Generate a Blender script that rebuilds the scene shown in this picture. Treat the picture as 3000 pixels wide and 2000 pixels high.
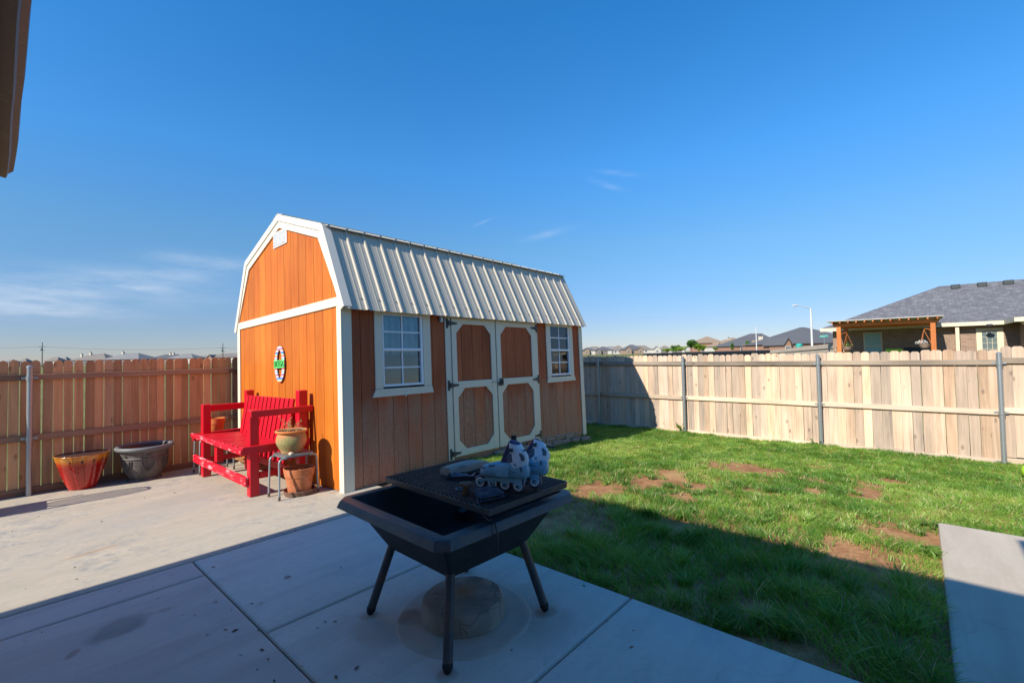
import bpy, math, random
import numpy as np
from mathutils import Vector, Matrix
random.seed(7); rng = np.random.default_rng(7)
for o in list(bpy.data.objects): bpy.data.objects.remove(o)
S = bpy.context.scene; COL = S.collection
R = math.radians; PI = math.pi

# ------------------------------------------------------------------ camera
# world: X runs along the shed's long side, Y along its gable, Z up; metres
YAW, PITCH, ROLL, FPX, EYE = 0.7255819553, 0.0290826095, -0.0204070782, 1343.2429, 1.62
def cam_axes():
    f = Vector((math.cos(YAW)*math.cos(PITCH), math.sin(YAW)*math.cos(PITCH), math.sin(PITCH)))
    r = Vector((math.sin(YAW), -math.cos(YAW), 0)); u = r.cross(f)
    c, s = math.cos(ROLL), math.sin(ROLL)
    return c*r + s*u, -s*r + c*u, f
CR, CU, CF = cam_axes()
cd = bpy.data.cameras.new('camera'); cam = bpy.data.objects.new('camera', cd); COL.objects.link(cam)
cam.matrix_world = Matrix(((CR.x, CU.x, -CF.x, 0), (CR.y, CU.y, -CF.y, 0), (CR.z, CU.z, -CF.z, EYE), (0, 0, 0, 1)))
cd.sensor_width = 36; cd.lens = 36*FPX/3000; cd.clip_start = .05; cd.clip_end = 5000
S.camera = cam
def ray(px, py): return CF + CR*((px-1500)/FPX) - CU*((py-1000)/FPX)
def far(px, py, D): return Vector((0, 0, EYE)) + ray(px, py)*D
def on_z(px, py, z):
    d = ray(px, py); return Vector((0, 0, EYE)) + d*((z-EYE)/d.z)

# ------------------------------------------------------------------ light
SUN = Vector((1, -.10, -.72)).normalized()           # travel direction of sunlight
EL = math.asin(-SUN.z); AZ = math.atan2(-SUN.x, -SUN.y)   # from +Y clockwise
w = bpy.data.worlds.new('World'); S.world = w; w.use_nodes = True
nt = w.node_tree; nt.nodes.clear()
def wn(t, **k):
    n = nt.nodes.new(t)
    for a, b in k.items(): setattr(n, a, b)
    return n
sky = wn('ShaderNodeTexSky', sky_type='NISHITA', sun_disc=False, sun_elevation=EL, sun_rotation=AZ % (2*PI),
         altitude=1100, air_density=1.0, dust_density=.1, ozone_density=9)
tcw = wn('ShaderNodeTexCoord')
def wmath(op, a, b=None):
    n = wn('ShaderNodeMath', operation=op)
    for i, x in enumerate((a, b)):
        if x is None: continue
        if isinstance(x, (int, float)): n.inputs[i].default_value = x
        else: nt.links.new(x, n.inputs[i])
    return n.outputs[0]
def wdot(v):
    n = wn('ShaderNodeVectorMath', operation='DOT_PRODUCT'); nt.links.new(tcw.outputs['Generated'], n.inputs[0])
    n.inputs[1].default_value = v; return n.outputs['Value']
nz = wn('ShaderNodeTexNoise'); nz.inputs['Scale'].default_value = 9; nz.inputs['Detail'].default_value = 7; nz.inputs['Roughness'].default_value = .62
mpw = wn('ShaderNodeMapping'); mpw.inputs['Scale'].default_value = (1, 1, 5.5); mpw.inputs['Rotation'].default_value = (0, R(4), 0)
nt.links.new(tcw.outputs['Generated'], mpw.inputs[0]); nt.links.new(mpw.outputs[0], nz.inputs['Vector'])
mr = wn('ShaderNodeMapRange'); nt.links.new(nz.outputs[0], mr.inputs[0]); mr.inputs[1].default_value = .30; mr.inputs[2].default_value = .74
tot = None                                            # thin cirrus wisps at their own directions
for px, py, hx, hy, tilt, amp in ((300, 850, 300, 62, -2, .55), (620, 765, 120, 20, 2, .8), (490, 803, 120, 20, -3, .8), (370, 838, 120, 18, -2, .6), (100, 907, 190, 24, 1, .9),
        (40, 860, 190, 50, -1, .55), (1815, 508, 52, 7, 13, .5), (1772, 540, 42, 8, 22, .4), (1605, 685, 62, 9, -12, .45), (1415, 651, 26, 4, -22, .5)):
    c = ray(px, py).normalized(); h = c.cross(Vector((0, 0, 1))).normalized(); v = h.cross(c)
    t = R(tilt); h2 = h*math.cos(t) - v*math.sin(t); v2 = h*math.sin(t) + v*math.cos(t)
    k = ray(px, py).length*FPX
    a = wmath('DIVIDE', wdot(h2), hx/k); b = wmath('DIVIDE', wdot(v2), hy/k)
    q = wmath('ADD', wmath('MULTIPLY', a, a), wmath('MULTIPLY', b, b))
    fwd = wmath('GREATER_THAN', wdot(c), 0)
    m = wmath('MULTIPLY', wmath('MULTIPLY', wmath('EXPONENT', wmath('MULTIPLY', q, -1)), amp), fwd)
    tot = m if tot is None else wmath('ADD', tot, m)
mask = wmath('MULTIPLY', wmath('MINIMUM', tot, 1), mr.outputs[0])
# the photograph's deeper, more even blue: one smooth grade by height above the horizon, the same all the way round
sepw = wn('ShaderNodeSeparateXYZ'); nt.links.new(tcw.outputs['Generated'], sepw.inputs[0])
grade = wn('ShaderNodeValToRGB'); ge = grade.color_ramp.elements
for i, (p, c) in enumerate([(.0, (.44, .36, .345)), (.07, (.48, .42, .415)), (.225, (.56, .66, .58)), (.375, (.43, .83, .87)), (.60, (.26, .85, .97))]):
    e = ge[i] if i < 2 else ge.new(p)
    e.position = p; e.color = (*c, 1)
nt.links.new(sepw.outputs[2], grade.inputs[0])
gmul = wn('ShaderNodeMix', data_type='RGBA', blend_type='MULTIPLY'); gmul.inputs[0].default_value = 1
nt.links.new(sky.outputs[0], gmul.inputs[6]); nt.links.new(grade.outputs[0], gmul.inputs[7])
mixw = wn('ShaderNodeMix', data_type='RGBA')
nt.links.new(wmath('MULTIPLY', mask, .40), mixw.inputs[0]); nt.links.new(gmul.outputs[2], mixw.inputs[6]); mixw.inputs[7].default_value = (3.9, 3.95, 4.15, 1)
bg = wn('ShaderNodeBackground'); bg.inputs[1].default_value = .138
wo = wn('ShaderNodeOutputWorld'); nt.links.new(mixw.outputs[2], bg.inputs[0]); nt.links.new(bg.outputs[0], wo.inputs[0])
sl = bpy.data.lights.new('sun', 'SUN'); sl.energy = 3.75; sl.angle = R(.53); sl.color = (1, .91, .76)
so = bpy.data.objects.new('sun', sl); COL.objects.link(so); so.location = (-20, 5, 20)
so.rotation_euler = SUN.to_track_quat('-Z', 'Y').to_euler()
S.view_settings.view_transform = 'Standard'; S.view_settings.look = 'None'
S.view_settings.exposure = 0.92; S.view_settings.gamma = 1; S.view_settings.use_curve_mapping = False
S.render.engine = 'CYCLES'
S.cycles.max_bounces = 8; S.cycles.transparent_max_bounces = 16; S.cycles.use_denoising = True; S.cycles.denoising_prefilter = 'NONE'; S.cycles.denoising_input_passes = 'RGB_ALBEDO_NORMAL'; S.cycles.use_adaptive_sampling = False
S.cycles.caustics_reflective = False; S.cycles.caustics_refractive = False

# ------------------------------------------------------------------ materials
class NT:
    def __init__(s, name):
        s.m = bpy.data.materials.new(name); s.m.use_nodes = True; s.t = s.m.node_tree; s.t.nodes.clear()
        s.o = s.n('ShaderNodeOutputMaterial'); s.tc = s.n('ShaderNodeTexCoord'); s.oi = s.n('ShaderNodeObjectInfo')
    def n(s, t, **k):
        n = s.t.nodes.new(t)
        for a, b in k.items(): setattr(n, a, b)
        return n
    def l(s, a, b): s.t.links.new(a, b)
    def put(s, sock, x):
        if hasattr(x, 'is_output') or isinstance(x, bpy.types.NodeSocket): s.l(x, sock)
        elif isinstance(x, (tuple, list)) and len(x) == 3 and sock.type == 'RGBA': sock.default_value = (*x, 1)
        else: sock.default_value = x
    def math(s, op, a, b=0.0, clamp=False):
        n = s.n('ShaderNodeMath', operation=op, use_clamp=clamp); s.put(n.inputs[0], a); s.put(n.inputs[1], b); return n.outputs[0]
    def coord(s, kind='Object', scale=(1, 1, 1), rnd=0.0, rot=(0, 0, 0)):
        m = s.n('ShaderNodeMapping'); m.inputs['Scale'].default_value = scale; m.inputs['Rotation'].default_value = rot
        src = s.tc.outputs[kind] if kind != 'World' else s.n('ShaderNodeNewGeometry').outputs['Position']
        s.l(src, m.inputs[0])
        if rnd:
            a = s.n('ShaderNodeVectorMath', operation='ADD'); s.l(src, a.inputs[0])
            c = s.n('ShaderNodeCombineXYZ'); r = s.math('MULTIPLY', s.oi.outputs['Random'], rnd)
            for i in range(3): s.l(r, c.inputs[i])
            s.l(c.outputs[0], a.inputs[1]); s.l(a.outputs[0], m.inputs[0])
        return m.outputs[0]
    def noise(s, vec, scale, detail=4, rough=.55, dist=0):
        n = s.n('ShaderNodeTexNoise'); s.l(vec, n.inputs['Vector']); n.inputs['Scale'].default_value = scale
        n.inputs['Detail'].default_value = detail; n.inputs['Roughness'].default_value = rough; n.inputs['Distortion'].default_value = dist
        return n.outputs[0]
    def ramp(s, f, stops, interp='LINEAR'):
        n = s.n('ShaderNodeValToRGB'); n.color_ramp.interpolation = interp; e = n.color_ramp.elements
        while len(e) < len(stops): e.new(.5)
        for i, (p, c) in enumerate(stops):
            e[i].position = p; e[i].color = (*c, 1) if isinstance(c, (tuple, list)) else (c, c, c, 1)
        s.put(n.inputs[0], f); return n.outputs[0]
    def mix(s, f, a, b, mode='MIX'):
        n = s.n('ShaderNodeMix', data_type='RGBA', blend_type=mode); s.put(n.inputs[0], f); s.put(n.inputs[6], a); s.put(n.inputs[7], b); return n.outputs[2]
    def sep(s, v):
        n = s.n('ShaderNodeSeparateXYZ'); s.l(v, n.inputs[0]); return n.outputs
    def bump(s, h, strength=.3, dist=.01):
        n = s.n('ShaderNodeBump'); n.inputs['Strength'].default_value = strength; n.inputs['Distance'].default_value = dist; s.l(h, n.inputs['Height']); return n.outputs[0]
    def bsdf(s, col, rough=.6, metal=0.0, bump=None, spec=.5, **k):
        b = s.n('ShaderNodeBsdfPrincipled'); s.put(b.inputs['Base Color'], col); s.put(b.inputs['Roughness'], rough); s.put(b.inputs['Metallic'], metal)
        b.inputs['Specular IOR Level'].default_value = spec
        for a, x in k.items(): s.put(b.inputs[a.replace('_', ' ')], x)
        if bump is not None: s.l(bump, b.inputs['Normal'])
        s.l(b.outputs[0], s.o.inputs[0]); return b

def wood(name, cols, axis=2, fine=1.0, rnd_amt=.35, rough=.8, knots=True, bumpk=.25, spec=.25):
    """weathered board: grain stretched along an axis, every object its own tint"""
    t = NT(name); sc = [26*fine]*3; sc[axis] = 1.1*fine
    v = t.coord('Object', tuple(sc), 37.0)
    g = t.noise(v, 1.0, 6, .65, .6)
    sc2 = [3.5]*3; sc2[axis] = .9; b = t.noise(t.coord('Object', tuple(sc2), 91.0), 1.0, 3)
    f = t.math('ADD', t.math('MULTIPLY', g, .55), t.math('MULTIPLY', b, .45))
    c = t.ramp(f, [(.36, cols[0]), (.49, cols[1]), (.62, cols[2])])
    rv = t.ramp(t.oi.outputs['Random'], [(0, cols[3]), (.5, cols[1]), (1, cols[4])])
    c = t.mix(rnd_amt, c, rv)
    br = t.math('ADD', t.math('MULTIPLY', t.math('FRACT', t.math('MULTIPLY', t.oi.outputs['Random'], 7.3)), .5), .75)
    hs = t.n('ShaderNodeHueSaturation'); t.l(c, hs.inputs['Color']); t.l(br, hs.inputs['Value']); c = hs.outputs[0]
    if knots:
        s3 = [5.5]*3; s3[axis] = 2.6
        vo = t.n('ShaderNodeTexVoronoi'); t.l(t.coord('Object', tuple(s3), 53.0), vo.inputs['Vector']); vo.inputs['Scale'].default_value = 1
        k = t.ramp(vo.outputs['Distance'], [(.07, 1.0), (.15, 0.0)])
        c = t.mix(t.math('MULTIPLY', k, .5), c, tuple(x*.35 for x in cols[0]))
    t.bsdf(c, rough, bump=t.bump(g, bumpk, .004), spec=spec); return t.m
def paint(name, col, rough=.45, var=.12, dirt=(.25, .2, .14), damt=.25, spec=.4, bumpk=.08):
    t = NT(name); n1 = t.noise(t.coord('Object', (1.5, 1.5, 1.5), 11.0), 2.2, 5, .6); n2 = t.noise(t.coord('Object', (1, 1, 1), 5.0), 28, 4, .6)
    c = t.mix(t.math('MULTIPLY', n1, var*2), col, tuple(x*.72 for x in col))
    d = t.ramp(t.math('ADD', t.math('MULTIPLY', n2, .5), t.math('MULTIPLY', n1, .5)), [(.56, 0.0), (.75, 1.0)])
    c = t.mix(t.math('MULTIPLY', d, damt), c, dirt)
    t.bsdf(c, rough, bump=t.bump(n2, bumpk, .004), spec=spec); return t.m
def plain(name, col, rough=.6, metal=0.0, spec=.5, bumpk=.06, scale=40, var=.15):
    t = NT(name); n = t.noise(t.coord('Object', (1, 1, 1), 3.0), scale, 4)
    n1 = t.noise(t.coord('Object', (1, 1, 1), 3.0), scale*.12, 3)
    c = t.mix(t.math('MULTIPLY', n1, var*2), col, tuple(x*.6 for x in col))
    t.bsdf(c, rough, metal, bump=t.bump(n, bumpk, .003), spec=spec); return t.m

M = {}
M['cedar'] = wood('fence_cedar', [(.30, .155, .075), (.56, .295, .145), (.70, .395, .21), (.44, .305, .20), (.66, .325, .15)], rnd_amt=.45)
M['cedar_rail'] = wood('fence_cedar_rail', [(.17, .095, .06), (.29, .165, .105), (.39, .24, .15), (.26, .17, .12), (.36, .2, .12)], axis=0)
M['pine'] = wood('fence_pine', [(.19, .15, .12), (.53, .395, .29), (.74, .57, .43), (.34, .31, .285), (.70, .445, .27)], rnd_amt=.5, bumpk=.4)
M['pine_rail'] = wood('fence_pine_rail', [(.13, .11, .09), (.26, .21, .165), (.38, .31, .235), (.21, .19, .17), (.33, .26, .19)], axis=1)
M['pine_low'] = wood('fence_pine_low', [(.38, .30, .22), (.58, .45, .33), (.70, .57, .43), (.48, .43, .37), (.66, .49, .33)], axis=1)
M['galv'] = plain('galvanised', (.42, .46, .48), .42, .75, .5, .05, 30, .2)
M['galv_cap'] = plain('galvanised_cap', (.36, .39, .41), .5, .7, .5)

# ------------------------------------------------------------------ mesh helpers
class MB:
    def __init__(s): s.v = []; s.f = []
    def add(s, vs, fs, mt=None):
        b = len(s.v)
        s.v += [tuple(mt @ Vector(p)) if mt else tuple(p) for p in vs]; s.f += [tuple(i+b for i in q) for q in fs]; return s
    def box(s, x0, x1, y0, y1, z0, z1, mt=None):
        return s.add([(x0, y0, z0), (x1, y0, z0), (x1, y1, z0), (x0, y1, z0), (x0, y0, z1), (x1, y0, z1), (x1, y1, z1), (x0, y1, z1)],
                     [(0, 3, 2, 1), (4, 5, 6, 7), (0, 1, 5, 4), (1, 2, 6, 5), (2, 3, 7, 6), (3, 0, 4, 7)], mt)
    def cbox(s, c, d, mt=None, rz=0):
        m = Matrix.Translation(c) @ Matrix.Rotation(rz, 4, 'Z')
        if mt: m = mt @ m
        return s.box(-d[0]/2, d[0]/2, -d[1]/2, d[1]/2, -d[2]/2, d[2]/2, m)
    def rbox(s, x0, x1, y0, y1, z0, z1, b=.006, mt=None):
        """box with chamfered edges"""
        b = min(b, (x1-x0)*.3, (y1-y0)*.3, (z1-z0)*.3)
        X = (x0, x1); Y = (y0, y1); Z = (z0, z1); vs = []; idx = {}
        for i in (0, 1):
            for j in (0, 1):
                for k in (0, 1):
                    sx, sy, sz = (b, -b)[i], (b, -b)[j], (b, -b)[k]
                    for a, p in enumerate(((X[i], Y[j]+sy, Z[k]+sz), (X[i]+sx, Y[j], Z[k]+sz), (X[i]+sx, Y[j]+sy, Z[k]))):
                        idx[i, j, k, a] = len(vs); vs.append(p)
        fs = []
        def q(*ks): fs.append(tuple(idx[k] for k in ks))
        for a in range(3):
            o1, o2 = [(1, 2), (0, 2), (0, 1)][a]
            for sd in (0, 1):
                def key(p, r):
                    k = [0, 0, 0]; k[a] = sd; k[o1] = p; k[o2] = r; return (*k, a)
                ring = [key(0, 0), key(1, 0), key(1, 1), key(0, 1)]
                if (sd == 0) == (a != 1): ring = ring[::-1]
                q(*ring)
        for a in range(3):
            o1, o2 = [(1, 2), (0, 2), (0, 1)][a]
            for p in (0, 1):
                for r in (0, 1):
                    def key(e, face):
                        k = [0, 0, 0]; k[a] = e; k[o1] = p; k[o2] = r; return (*k, face)
                    q(key(0, o1), key(1, o1), key(1, o2), key(0, o2))
        for i in (0, 1):
            for j in (0, 1):
                for k in (0, 1): q((i, j, k, 0), (i, j, k, 1), (i, j, k, 2))
        return s.add(vs, fs, mt)
    def prism(s, poly, plane, d0, d1, mt=None):
        """poly: 2d ring, extruded along the axis not in the plane ('yz','xz','xy')"""
        n = len(poly)
        def P(a, b, d): return {'yz': (d, a, b), 'xz': (a, d, b), 'xy': (a, b, d)}[plane]
        vs = [P(a, b, d0) for a, b in poly] + [P(a, b, d1) for a, b in poly]
        fs = [tuple(range(n))[::-1], tuple(range(n, 2*n))] + [(i, (i+1) % n, n+(i+1) % n, n+i) for i in range(n)]
        return s.add(vs, fs, mt)
    def tube(s, pts, r, n=8, cap=True, mt=None):
        pts = [Vector(p) for p in pts]; rs = r if isinstance(r, (list, tuple)) else [r]*len(pts); vs = []; fs = []
        up = None
        for i, p in enumerate(pts):
            d = (pts[min(i+1, len(pts)-1)] - pts[max(i-1, 0)]).normalized()
            if up is None:
                up = Vector((0, 0, 1)) if abs(d.z) < .9 else Vector((1, 0, 0))
            a = d.cross(up).normalized(); b = a.cross(d).normalized(); up = b
            for k in range(n):
                t = 2*PI*k/n; vs.append(p + (a*math.cos(t) + b*math.sin(t))*rs[i])
        for i in range(len(pts)-1):
            for k in range(n):
                fs.append((i*n+k, i*n+(k+1) % n, (i+1)*n+(k+1) % n, (i+1)*n+k))
        if cap: fs += [tuple(range(n))[::-1], tuple(range((len(pts)-1)*n, len(pts)*n))]
        return s.add([tuple(v) for v in vs], fs, mt)
    def lathe(s, prof, c=(0, 0, 0), n=32, mod=None, mt=None, caps=True):
        vs = []; fs = []
        for i, (r, z) in enumerate(prof):
            for k in range(n):
                t = 2*PI*k/n; rr = r*(mod(t, i, z) if mod else 1)
                vs.append((c[0]+rr*math.cos(t), c[1]+rr*math.sin(t), c[2]+z))
        for i in range(len(prof)-1):
            for k in range(n): fs.append((i*n+k, i*n+(k+1) % n, (i+1)*n+(k+1) % n, (i+1)*n+k))
        if caps: fs.append(tuple(range(n))[::-1]); fs.append(tuple(range((len(prof)-1)*n, len(prof)*n)))
        return s.add(vs, fs, mt)
    def mesh(s, name, m=None, smooth=False):
        me = bpy.data.meshes.new(name); me.from_pydata(s.v, [], s.f); me.update()
        if m: me.materials.append(m)
        if smooth:
            me.polygons.foreach_set('use_smooth', [True]*len(me.polygons))
            if smooth != 'all': me.set_sharp_from_angle(angle=R(38 if smooth is True else smooth))
        return me
PM = {}
def inv(p): return PM[p.name].inverted() if p is not None and p.name in PM else Matrix()
def obj(name, mb, m, parent=None, smooth=False, local=False, fix=True):
    """link one mesh object; vertices are given in world space unless local"""
    me = mb if isinstance(mb, bpy.types.Mesh) else None
    if me is None:
        if parent is not None and not local:
            iv = inv(parent); mb.v = [tuple(iv @ Vector(p)) for p in mb.v]
        me = mb.mesh(name, m, smooth)
    o = bpy.data.objects.new(name, me); COL.objects.link(o)
    if parent is not None: o.parent = parent; PM[o.name] = PM.get(parent.name, Matrix())
    else: PM[o.name] = Matrix()
    if fix and not isinstance(mb, bpy.types.Mesh):
        import bmesh
        b = bmesh.new(); b.from_mesh(me); bmesh.ops.recalc_face_normals(b, faces=b.faces); b.to_mesh(me); b.free()
        if smooth and smooth != 'all': me.set_sharp_from_angle(angle=R(38 if smooth is True else smooth))
    return o
def tag(o, label=None, cat=None, group=None, kind=None):
    if label: o['label'] = label
    if cat: o['category'] = cat
    if group: o['group'] = group
    if kind: o['kind'] = kind
    return o
def thing(name, label, cat, loc=(0, 0, 0), rz=0, group=None, mt=None):
    o = bpy.data.objects.new(name, None); COL.objects.link(o); o.empty_display_size = .1
    if mt is None: mt = Matrix.Translation(loc) @ Matrix.Rotation(rz, 4, 'Z')
    o.matrix_world = mt; PM[o.name] = mt.copy(); return tag(o, label, cat, group)
def piece(name, me, parent, loc=(0, 0, 0), rot=(0, 0, 0), sc=(1, 1, 1)):
    """one of many alike pieces, sharing its mesh"""
    o = bpy.data.objects.new(name, me); COL.objects.link(o); o.parent = parent
    o.location = loc; o.rotation_euler = rot; o.scale = sc; PM[o.name] = PM.get(parent.name, Matrix()); return o
def dup(root, mt, label, group=None):
    r = root.copy(); COL.objects.link(r); r.matrix_world = mt; r['label'] = label
    if group: r['group'] = group
    for ch in [c for c in COL.objects if c.parent == root]:
        c = ch.copy(); COL.objects.link(c); c.parent = r
        for g in [x for x in COL.objects if x.parent == ch]:
            d = g.copy(); COL.objects.link(d); d.parent = c
    return r

# ------------------------------------------------------------------ ground
LAWN_U0, FENCE_X, FENCE_Y = 2.815, 10.95, 9.2
def slabz(v): return -.033*max(0., v-4.474)
def lawnz(u, v=0.):
    s = min(1, max(0, (u-4.1)/6.6)); s = s*s*(3-2*s)
    return -.035-.275*s + .012*math.sin(u*2.3+v*1.7)*min(1, max(0, u-3.2))*min(1, max(0, v+.1))
# the wide ground: rises a little towards the far rows of houses
def groundz(x, y):
    r = math.hypot(x, y); s = min(1, max(0, (r-45)/150)); s = s*s*(3-2*s)
    inside = (-14 < x < 11.2) and (-8 < y < 9.3)
    nb = min(1, max(0, (x-13)/14))*min(1, max(0, (14-y)/6))
    return -.5 if inside else -.34 + .42*nb*(1-s) + .95*s
xs = sorted(set([-1500, -700, -350, -180, -90, -50, -30] + list(np.arange(-20, 40.1, 1.55)) + list(range(44, 120, 5)) + [140, 170, 200, 240, 300, 400, 600, 1000, 2200]))
ys = xs
mb = MB(); nx = len(xs)
for x in xs:
    for y in ys: mb.v.append((x, y, groundz(x, y)))
for i in range(nx-1):
    for j in range(nx-1): mb.f.append((i*nx+j, (i+1)*nx+j, (i+1)*nx+j+1, i*nx+j+1))
t = NT('field'); v = t.coord('Object')
n = t.noise(v, .35, 6); n2 = t.noise(v, .03, 3)
c = t.ramp(t.math('ADD', t.math('MULTIPLY', n, .5), t.math('MULTIPLY', n2, .5)), [(.38, (.10, .125, .035)), (.52, (.17, .17, .06)), (.66, (.25, .205, .10))])
t.bsdf(c, .95, spec=.1); tag(obj('ground', mb, t.m, smooth='all'), kind='structure')

# lawn soil
mb = MB(); us = np.linspace(2.70, FENCE_X+.15, 90); vs = np.linspace(-7, 9.1, 150)
nn = np.random.default_rng(3)
for u in us:
    for y in vs: mb.v.append((u, y, lawnz(u, y)-.012+nn.uniform(-.006, .006)))
for i in range(len(us)-1):
    for j in range(len(vs)-1): mb.f.append((i*len(vs)+j, (i+1)*len(vs)+j, (i+1)*len(vs)+j+1, i*len(vs)+j+1))
t = NT('soil'); v = t.coord('Object'); n = t.noise(v, 7, 8, .65); n2 = t.noise(v, 45, 4, .7); n3 = t.noise(v, 1.3, 3)
c = t.ramp(t.math('ADD', t.math('MULTIPLY', n, .55), t.math('MULTIPLY', n2, .45)), [(.34, (.16, .07, .032)), (.5, (.36, .18, .085)), (.66, (.52, .30, .145))])
c = t.mix(t.ramp(n3, [(.50, 0.0), (.72, .5)]), c, (.58, .38, .17))
t.bsdf(c, .95, bump=t.bump(t.math('ADD', n, t.math('MULTIPLY', n2, .6)), .7, .02), spec=.1)
tag(obj('lawn_soil', mb, t.m, smooth='all'), kind='structure')

# ------------------------------------------------------------------ concrete
def concrete(name, base, warm, dark, stains=(), mottled=.5, grey=(.30, .31, .31)):
    t = NT(name); v = t.coord('World')
    n1 = t.noise(v, 1.1, 6, .6, .8); n2 = t.noise(v, 7, 6, .65); n3 = t.noise(v, 120, 3, .7)
    c = t.ramp(t.math('ADD', t.math('MULTIPLY', n1, .6), t.math('MULTIPLY', n2, .4)), [(.34, dark), (.5, base), (.64, warm)])
    g = t.math('MULTIPLY', t.ramp(n1, [(.40, 0.0), (.56, 1.0)]), t.ramp(t.math('ADD', t.math('MULTIPLY', n2, .6), t.math('MULTIPLY', t.noise(v, 22, 5, .7), .4)), [(.42, 0.0), (.60, 1.0)]))
    c = t.mix(t.math('MULTIPLY', g, mottled), c, grey)
    c = t.mix(t.math('MULTIPLY', t.ramp(n3, [(.35, 1.0), (.5, 0.0)]), .18), c, tuple(x*.55 for x in base))
    vo = t.n('ShaderNodeTexVoronoi'); t.l(v, vo.inputs['Vector']); vo.inputs['Scale'].default_value = 5.5
    speck = t.math('MULTIPLY', t.ramp(vo.outputs['Distance'], [(.035, 1.0), (.06, 0.0)]), t.ramp(n2, [(.5, 0.0), (.58, 1.0)]))
    c = t.mix(t.math('MULTIPLY', speck, .55), c, (.12, .085, .06))
    xyz = t.sep(v)
    for (x, y, rx, ry, rot, col, amt) in stains:       # damp rings, rust and dirt with a shape of their own
        ca, sa = math.cos(rot), math.sin(rot)
        dx = t.math('SUBTRACT', xyz[0], x); dy = t.math('SUBTRACT', xyz[1], y)
        a = t.math('DIVIDE', t.math('ADD', t.math('MULTIPLY', dx, ca), t.math('MULTIPLY', dy, sa)), rx)
        b = t.math('DIVIDE', t.math('SUBTRACT', t.math('MULTIPLY', dy, ca), t.math('MULTIPLY', dx, sa)), ry)
        q = t.math('ADD', t.math('MULTIPLY', a, a), t.math('MULTIPLY', b, b))
        q = t.math('ADD', q, t.math('MULTIPLY', t.math('SUBTRACT', n2, .5), 1.2))
        c = t.mix(t.math('MULTIPLY', t.ramp(q, [(.35, 1.0), (1.0, 0.0)]), amt), c, col)
    st = t.noise(t.coord('World', (.6, 5, 1), rot=(0, 0, R(28))), 1.2, 5, .6, .4)
    c = t.mix(t.math('MULTIPLY', t.ramp(st, [(.46, 0.0), (.66, 1.0)]), .55), c, tuple(x*.68 for x in warm))
    # hairline cracks
    vc = t.n('ShaderNodeTexVoronoi', feature='DISTANCE_TO_EDGE'); wv = t.n('ShaderNodeVectorMath', operation='ADD')
    nv = t.n('ShaderNodeTexNoise'); t.l(v, nv.inputs['Vector']); nv.inputs['Scale'].default_value = 2.5
    sc = t.n('ShaderNodeVectorMath', operation='SCALE'); t.l(nv.outputs['Color'], sc.inputs[0]); sc.inputs['Scale'].default_value = .5
    t.l(v, wv.inputs[0]); t.l(sc.outputs[0], wv.inputs[1]); t.l(wv.outputs[0], vc.inputs['Vector']); vc.inputs['Scale'].default_value = .42
    ck = t.math('MULTIPLY', t.ramp(vc.outputs['Distance'], [(.0, 1.0), (.0022, 0.0)]), t.ramp(n1, [(.42, 0.0), (.5, 1.0)]))
    c = t.mix(t.math('MULTIPLY', ck, .22), c, tuple(x*.5 for x in base))
    t.bsdf(c, .82, bump=t.bump(t.math('ADD', t.math('MULTIPLY', n2, .5), n3), .16, .004), spec=.25); return t.m
RUST = (.22, .10, .045); STAIN_X, STAIN_Y = on_z(352, 1836, 0).xy
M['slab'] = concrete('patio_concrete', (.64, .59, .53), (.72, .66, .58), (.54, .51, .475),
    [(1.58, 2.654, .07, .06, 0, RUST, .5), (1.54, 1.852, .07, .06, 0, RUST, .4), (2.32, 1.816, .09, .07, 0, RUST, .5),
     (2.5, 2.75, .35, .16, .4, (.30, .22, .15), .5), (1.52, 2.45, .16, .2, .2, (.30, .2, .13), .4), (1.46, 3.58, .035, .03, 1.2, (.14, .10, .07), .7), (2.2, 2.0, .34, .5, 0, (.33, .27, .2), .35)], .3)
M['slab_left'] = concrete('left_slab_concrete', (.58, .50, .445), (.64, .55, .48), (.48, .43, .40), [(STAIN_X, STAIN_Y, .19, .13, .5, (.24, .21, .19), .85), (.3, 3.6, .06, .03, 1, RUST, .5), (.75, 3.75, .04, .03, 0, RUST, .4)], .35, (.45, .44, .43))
M['slab_back'] = concrete('back_slab_concrete', (.475, .42, .335), (.56, .495, .385), (.39, .36, .30),
    [(1.0, 6.4, .9, .5, .3, (.36, .35, .32), .45), (1.6, 6.9, .7, .35, .2, (.33, .32, .29), .5), (.6, 5.5, .25, .05, .2, (.35, .22, .12), .5)], 1.0, (.285, .29, .28))
M['walk'] = concrete('walkway_concrete', (.51, .435, .345), (.585, .50, .39), (.45, .39, .32), [(3.6, -.5, .25, .5, .4, (.52, .48, .42), .6)], .25)
def slab(name, x0, x1, y0, y1, m, parent, z=slabz, th=.14, b=.014):
    """a poured slab with tooled (rounded) edges, following the fall of the concrete"""
    mb = MB(); ring = [(0, -b*1.3), (b*.4, -b*.4), (b*1.3, 0)]
    loops = []
    def loop(i, dz):
        c = [(x0+i, y0+i), (x1-i, y0+i), (x1-i, y1-i), (x0+i, y1-i)]
        return [(x, y, z(y)+dz) for x, y in c]
    L = [loop(0, -th)] + [loop(i, d) for i, d in ring]
    for l in L: mb.v += l
    for a in range(len(L)-1):
        for k in range(4): mb.f.append((a*4+k, a*4+(k+1) % 4, a*4+4+(k+1) % 4, a*4+4+k))
    mb.f.append(tuple(range(len(mb.v)-4, len(mb.v))))
    return obj(name, mb, m, parent)
patio = bpy.data.objects.new('patio', None); COL.objects.link(patio); PM['patio'] = Matrix(); tag(patio, kind='structure')
XJ, YA, YB, YD, YE, XE = 1.0805, 4.474, 4.118, 2.966, 1.487, 2.815
g = .006
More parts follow.
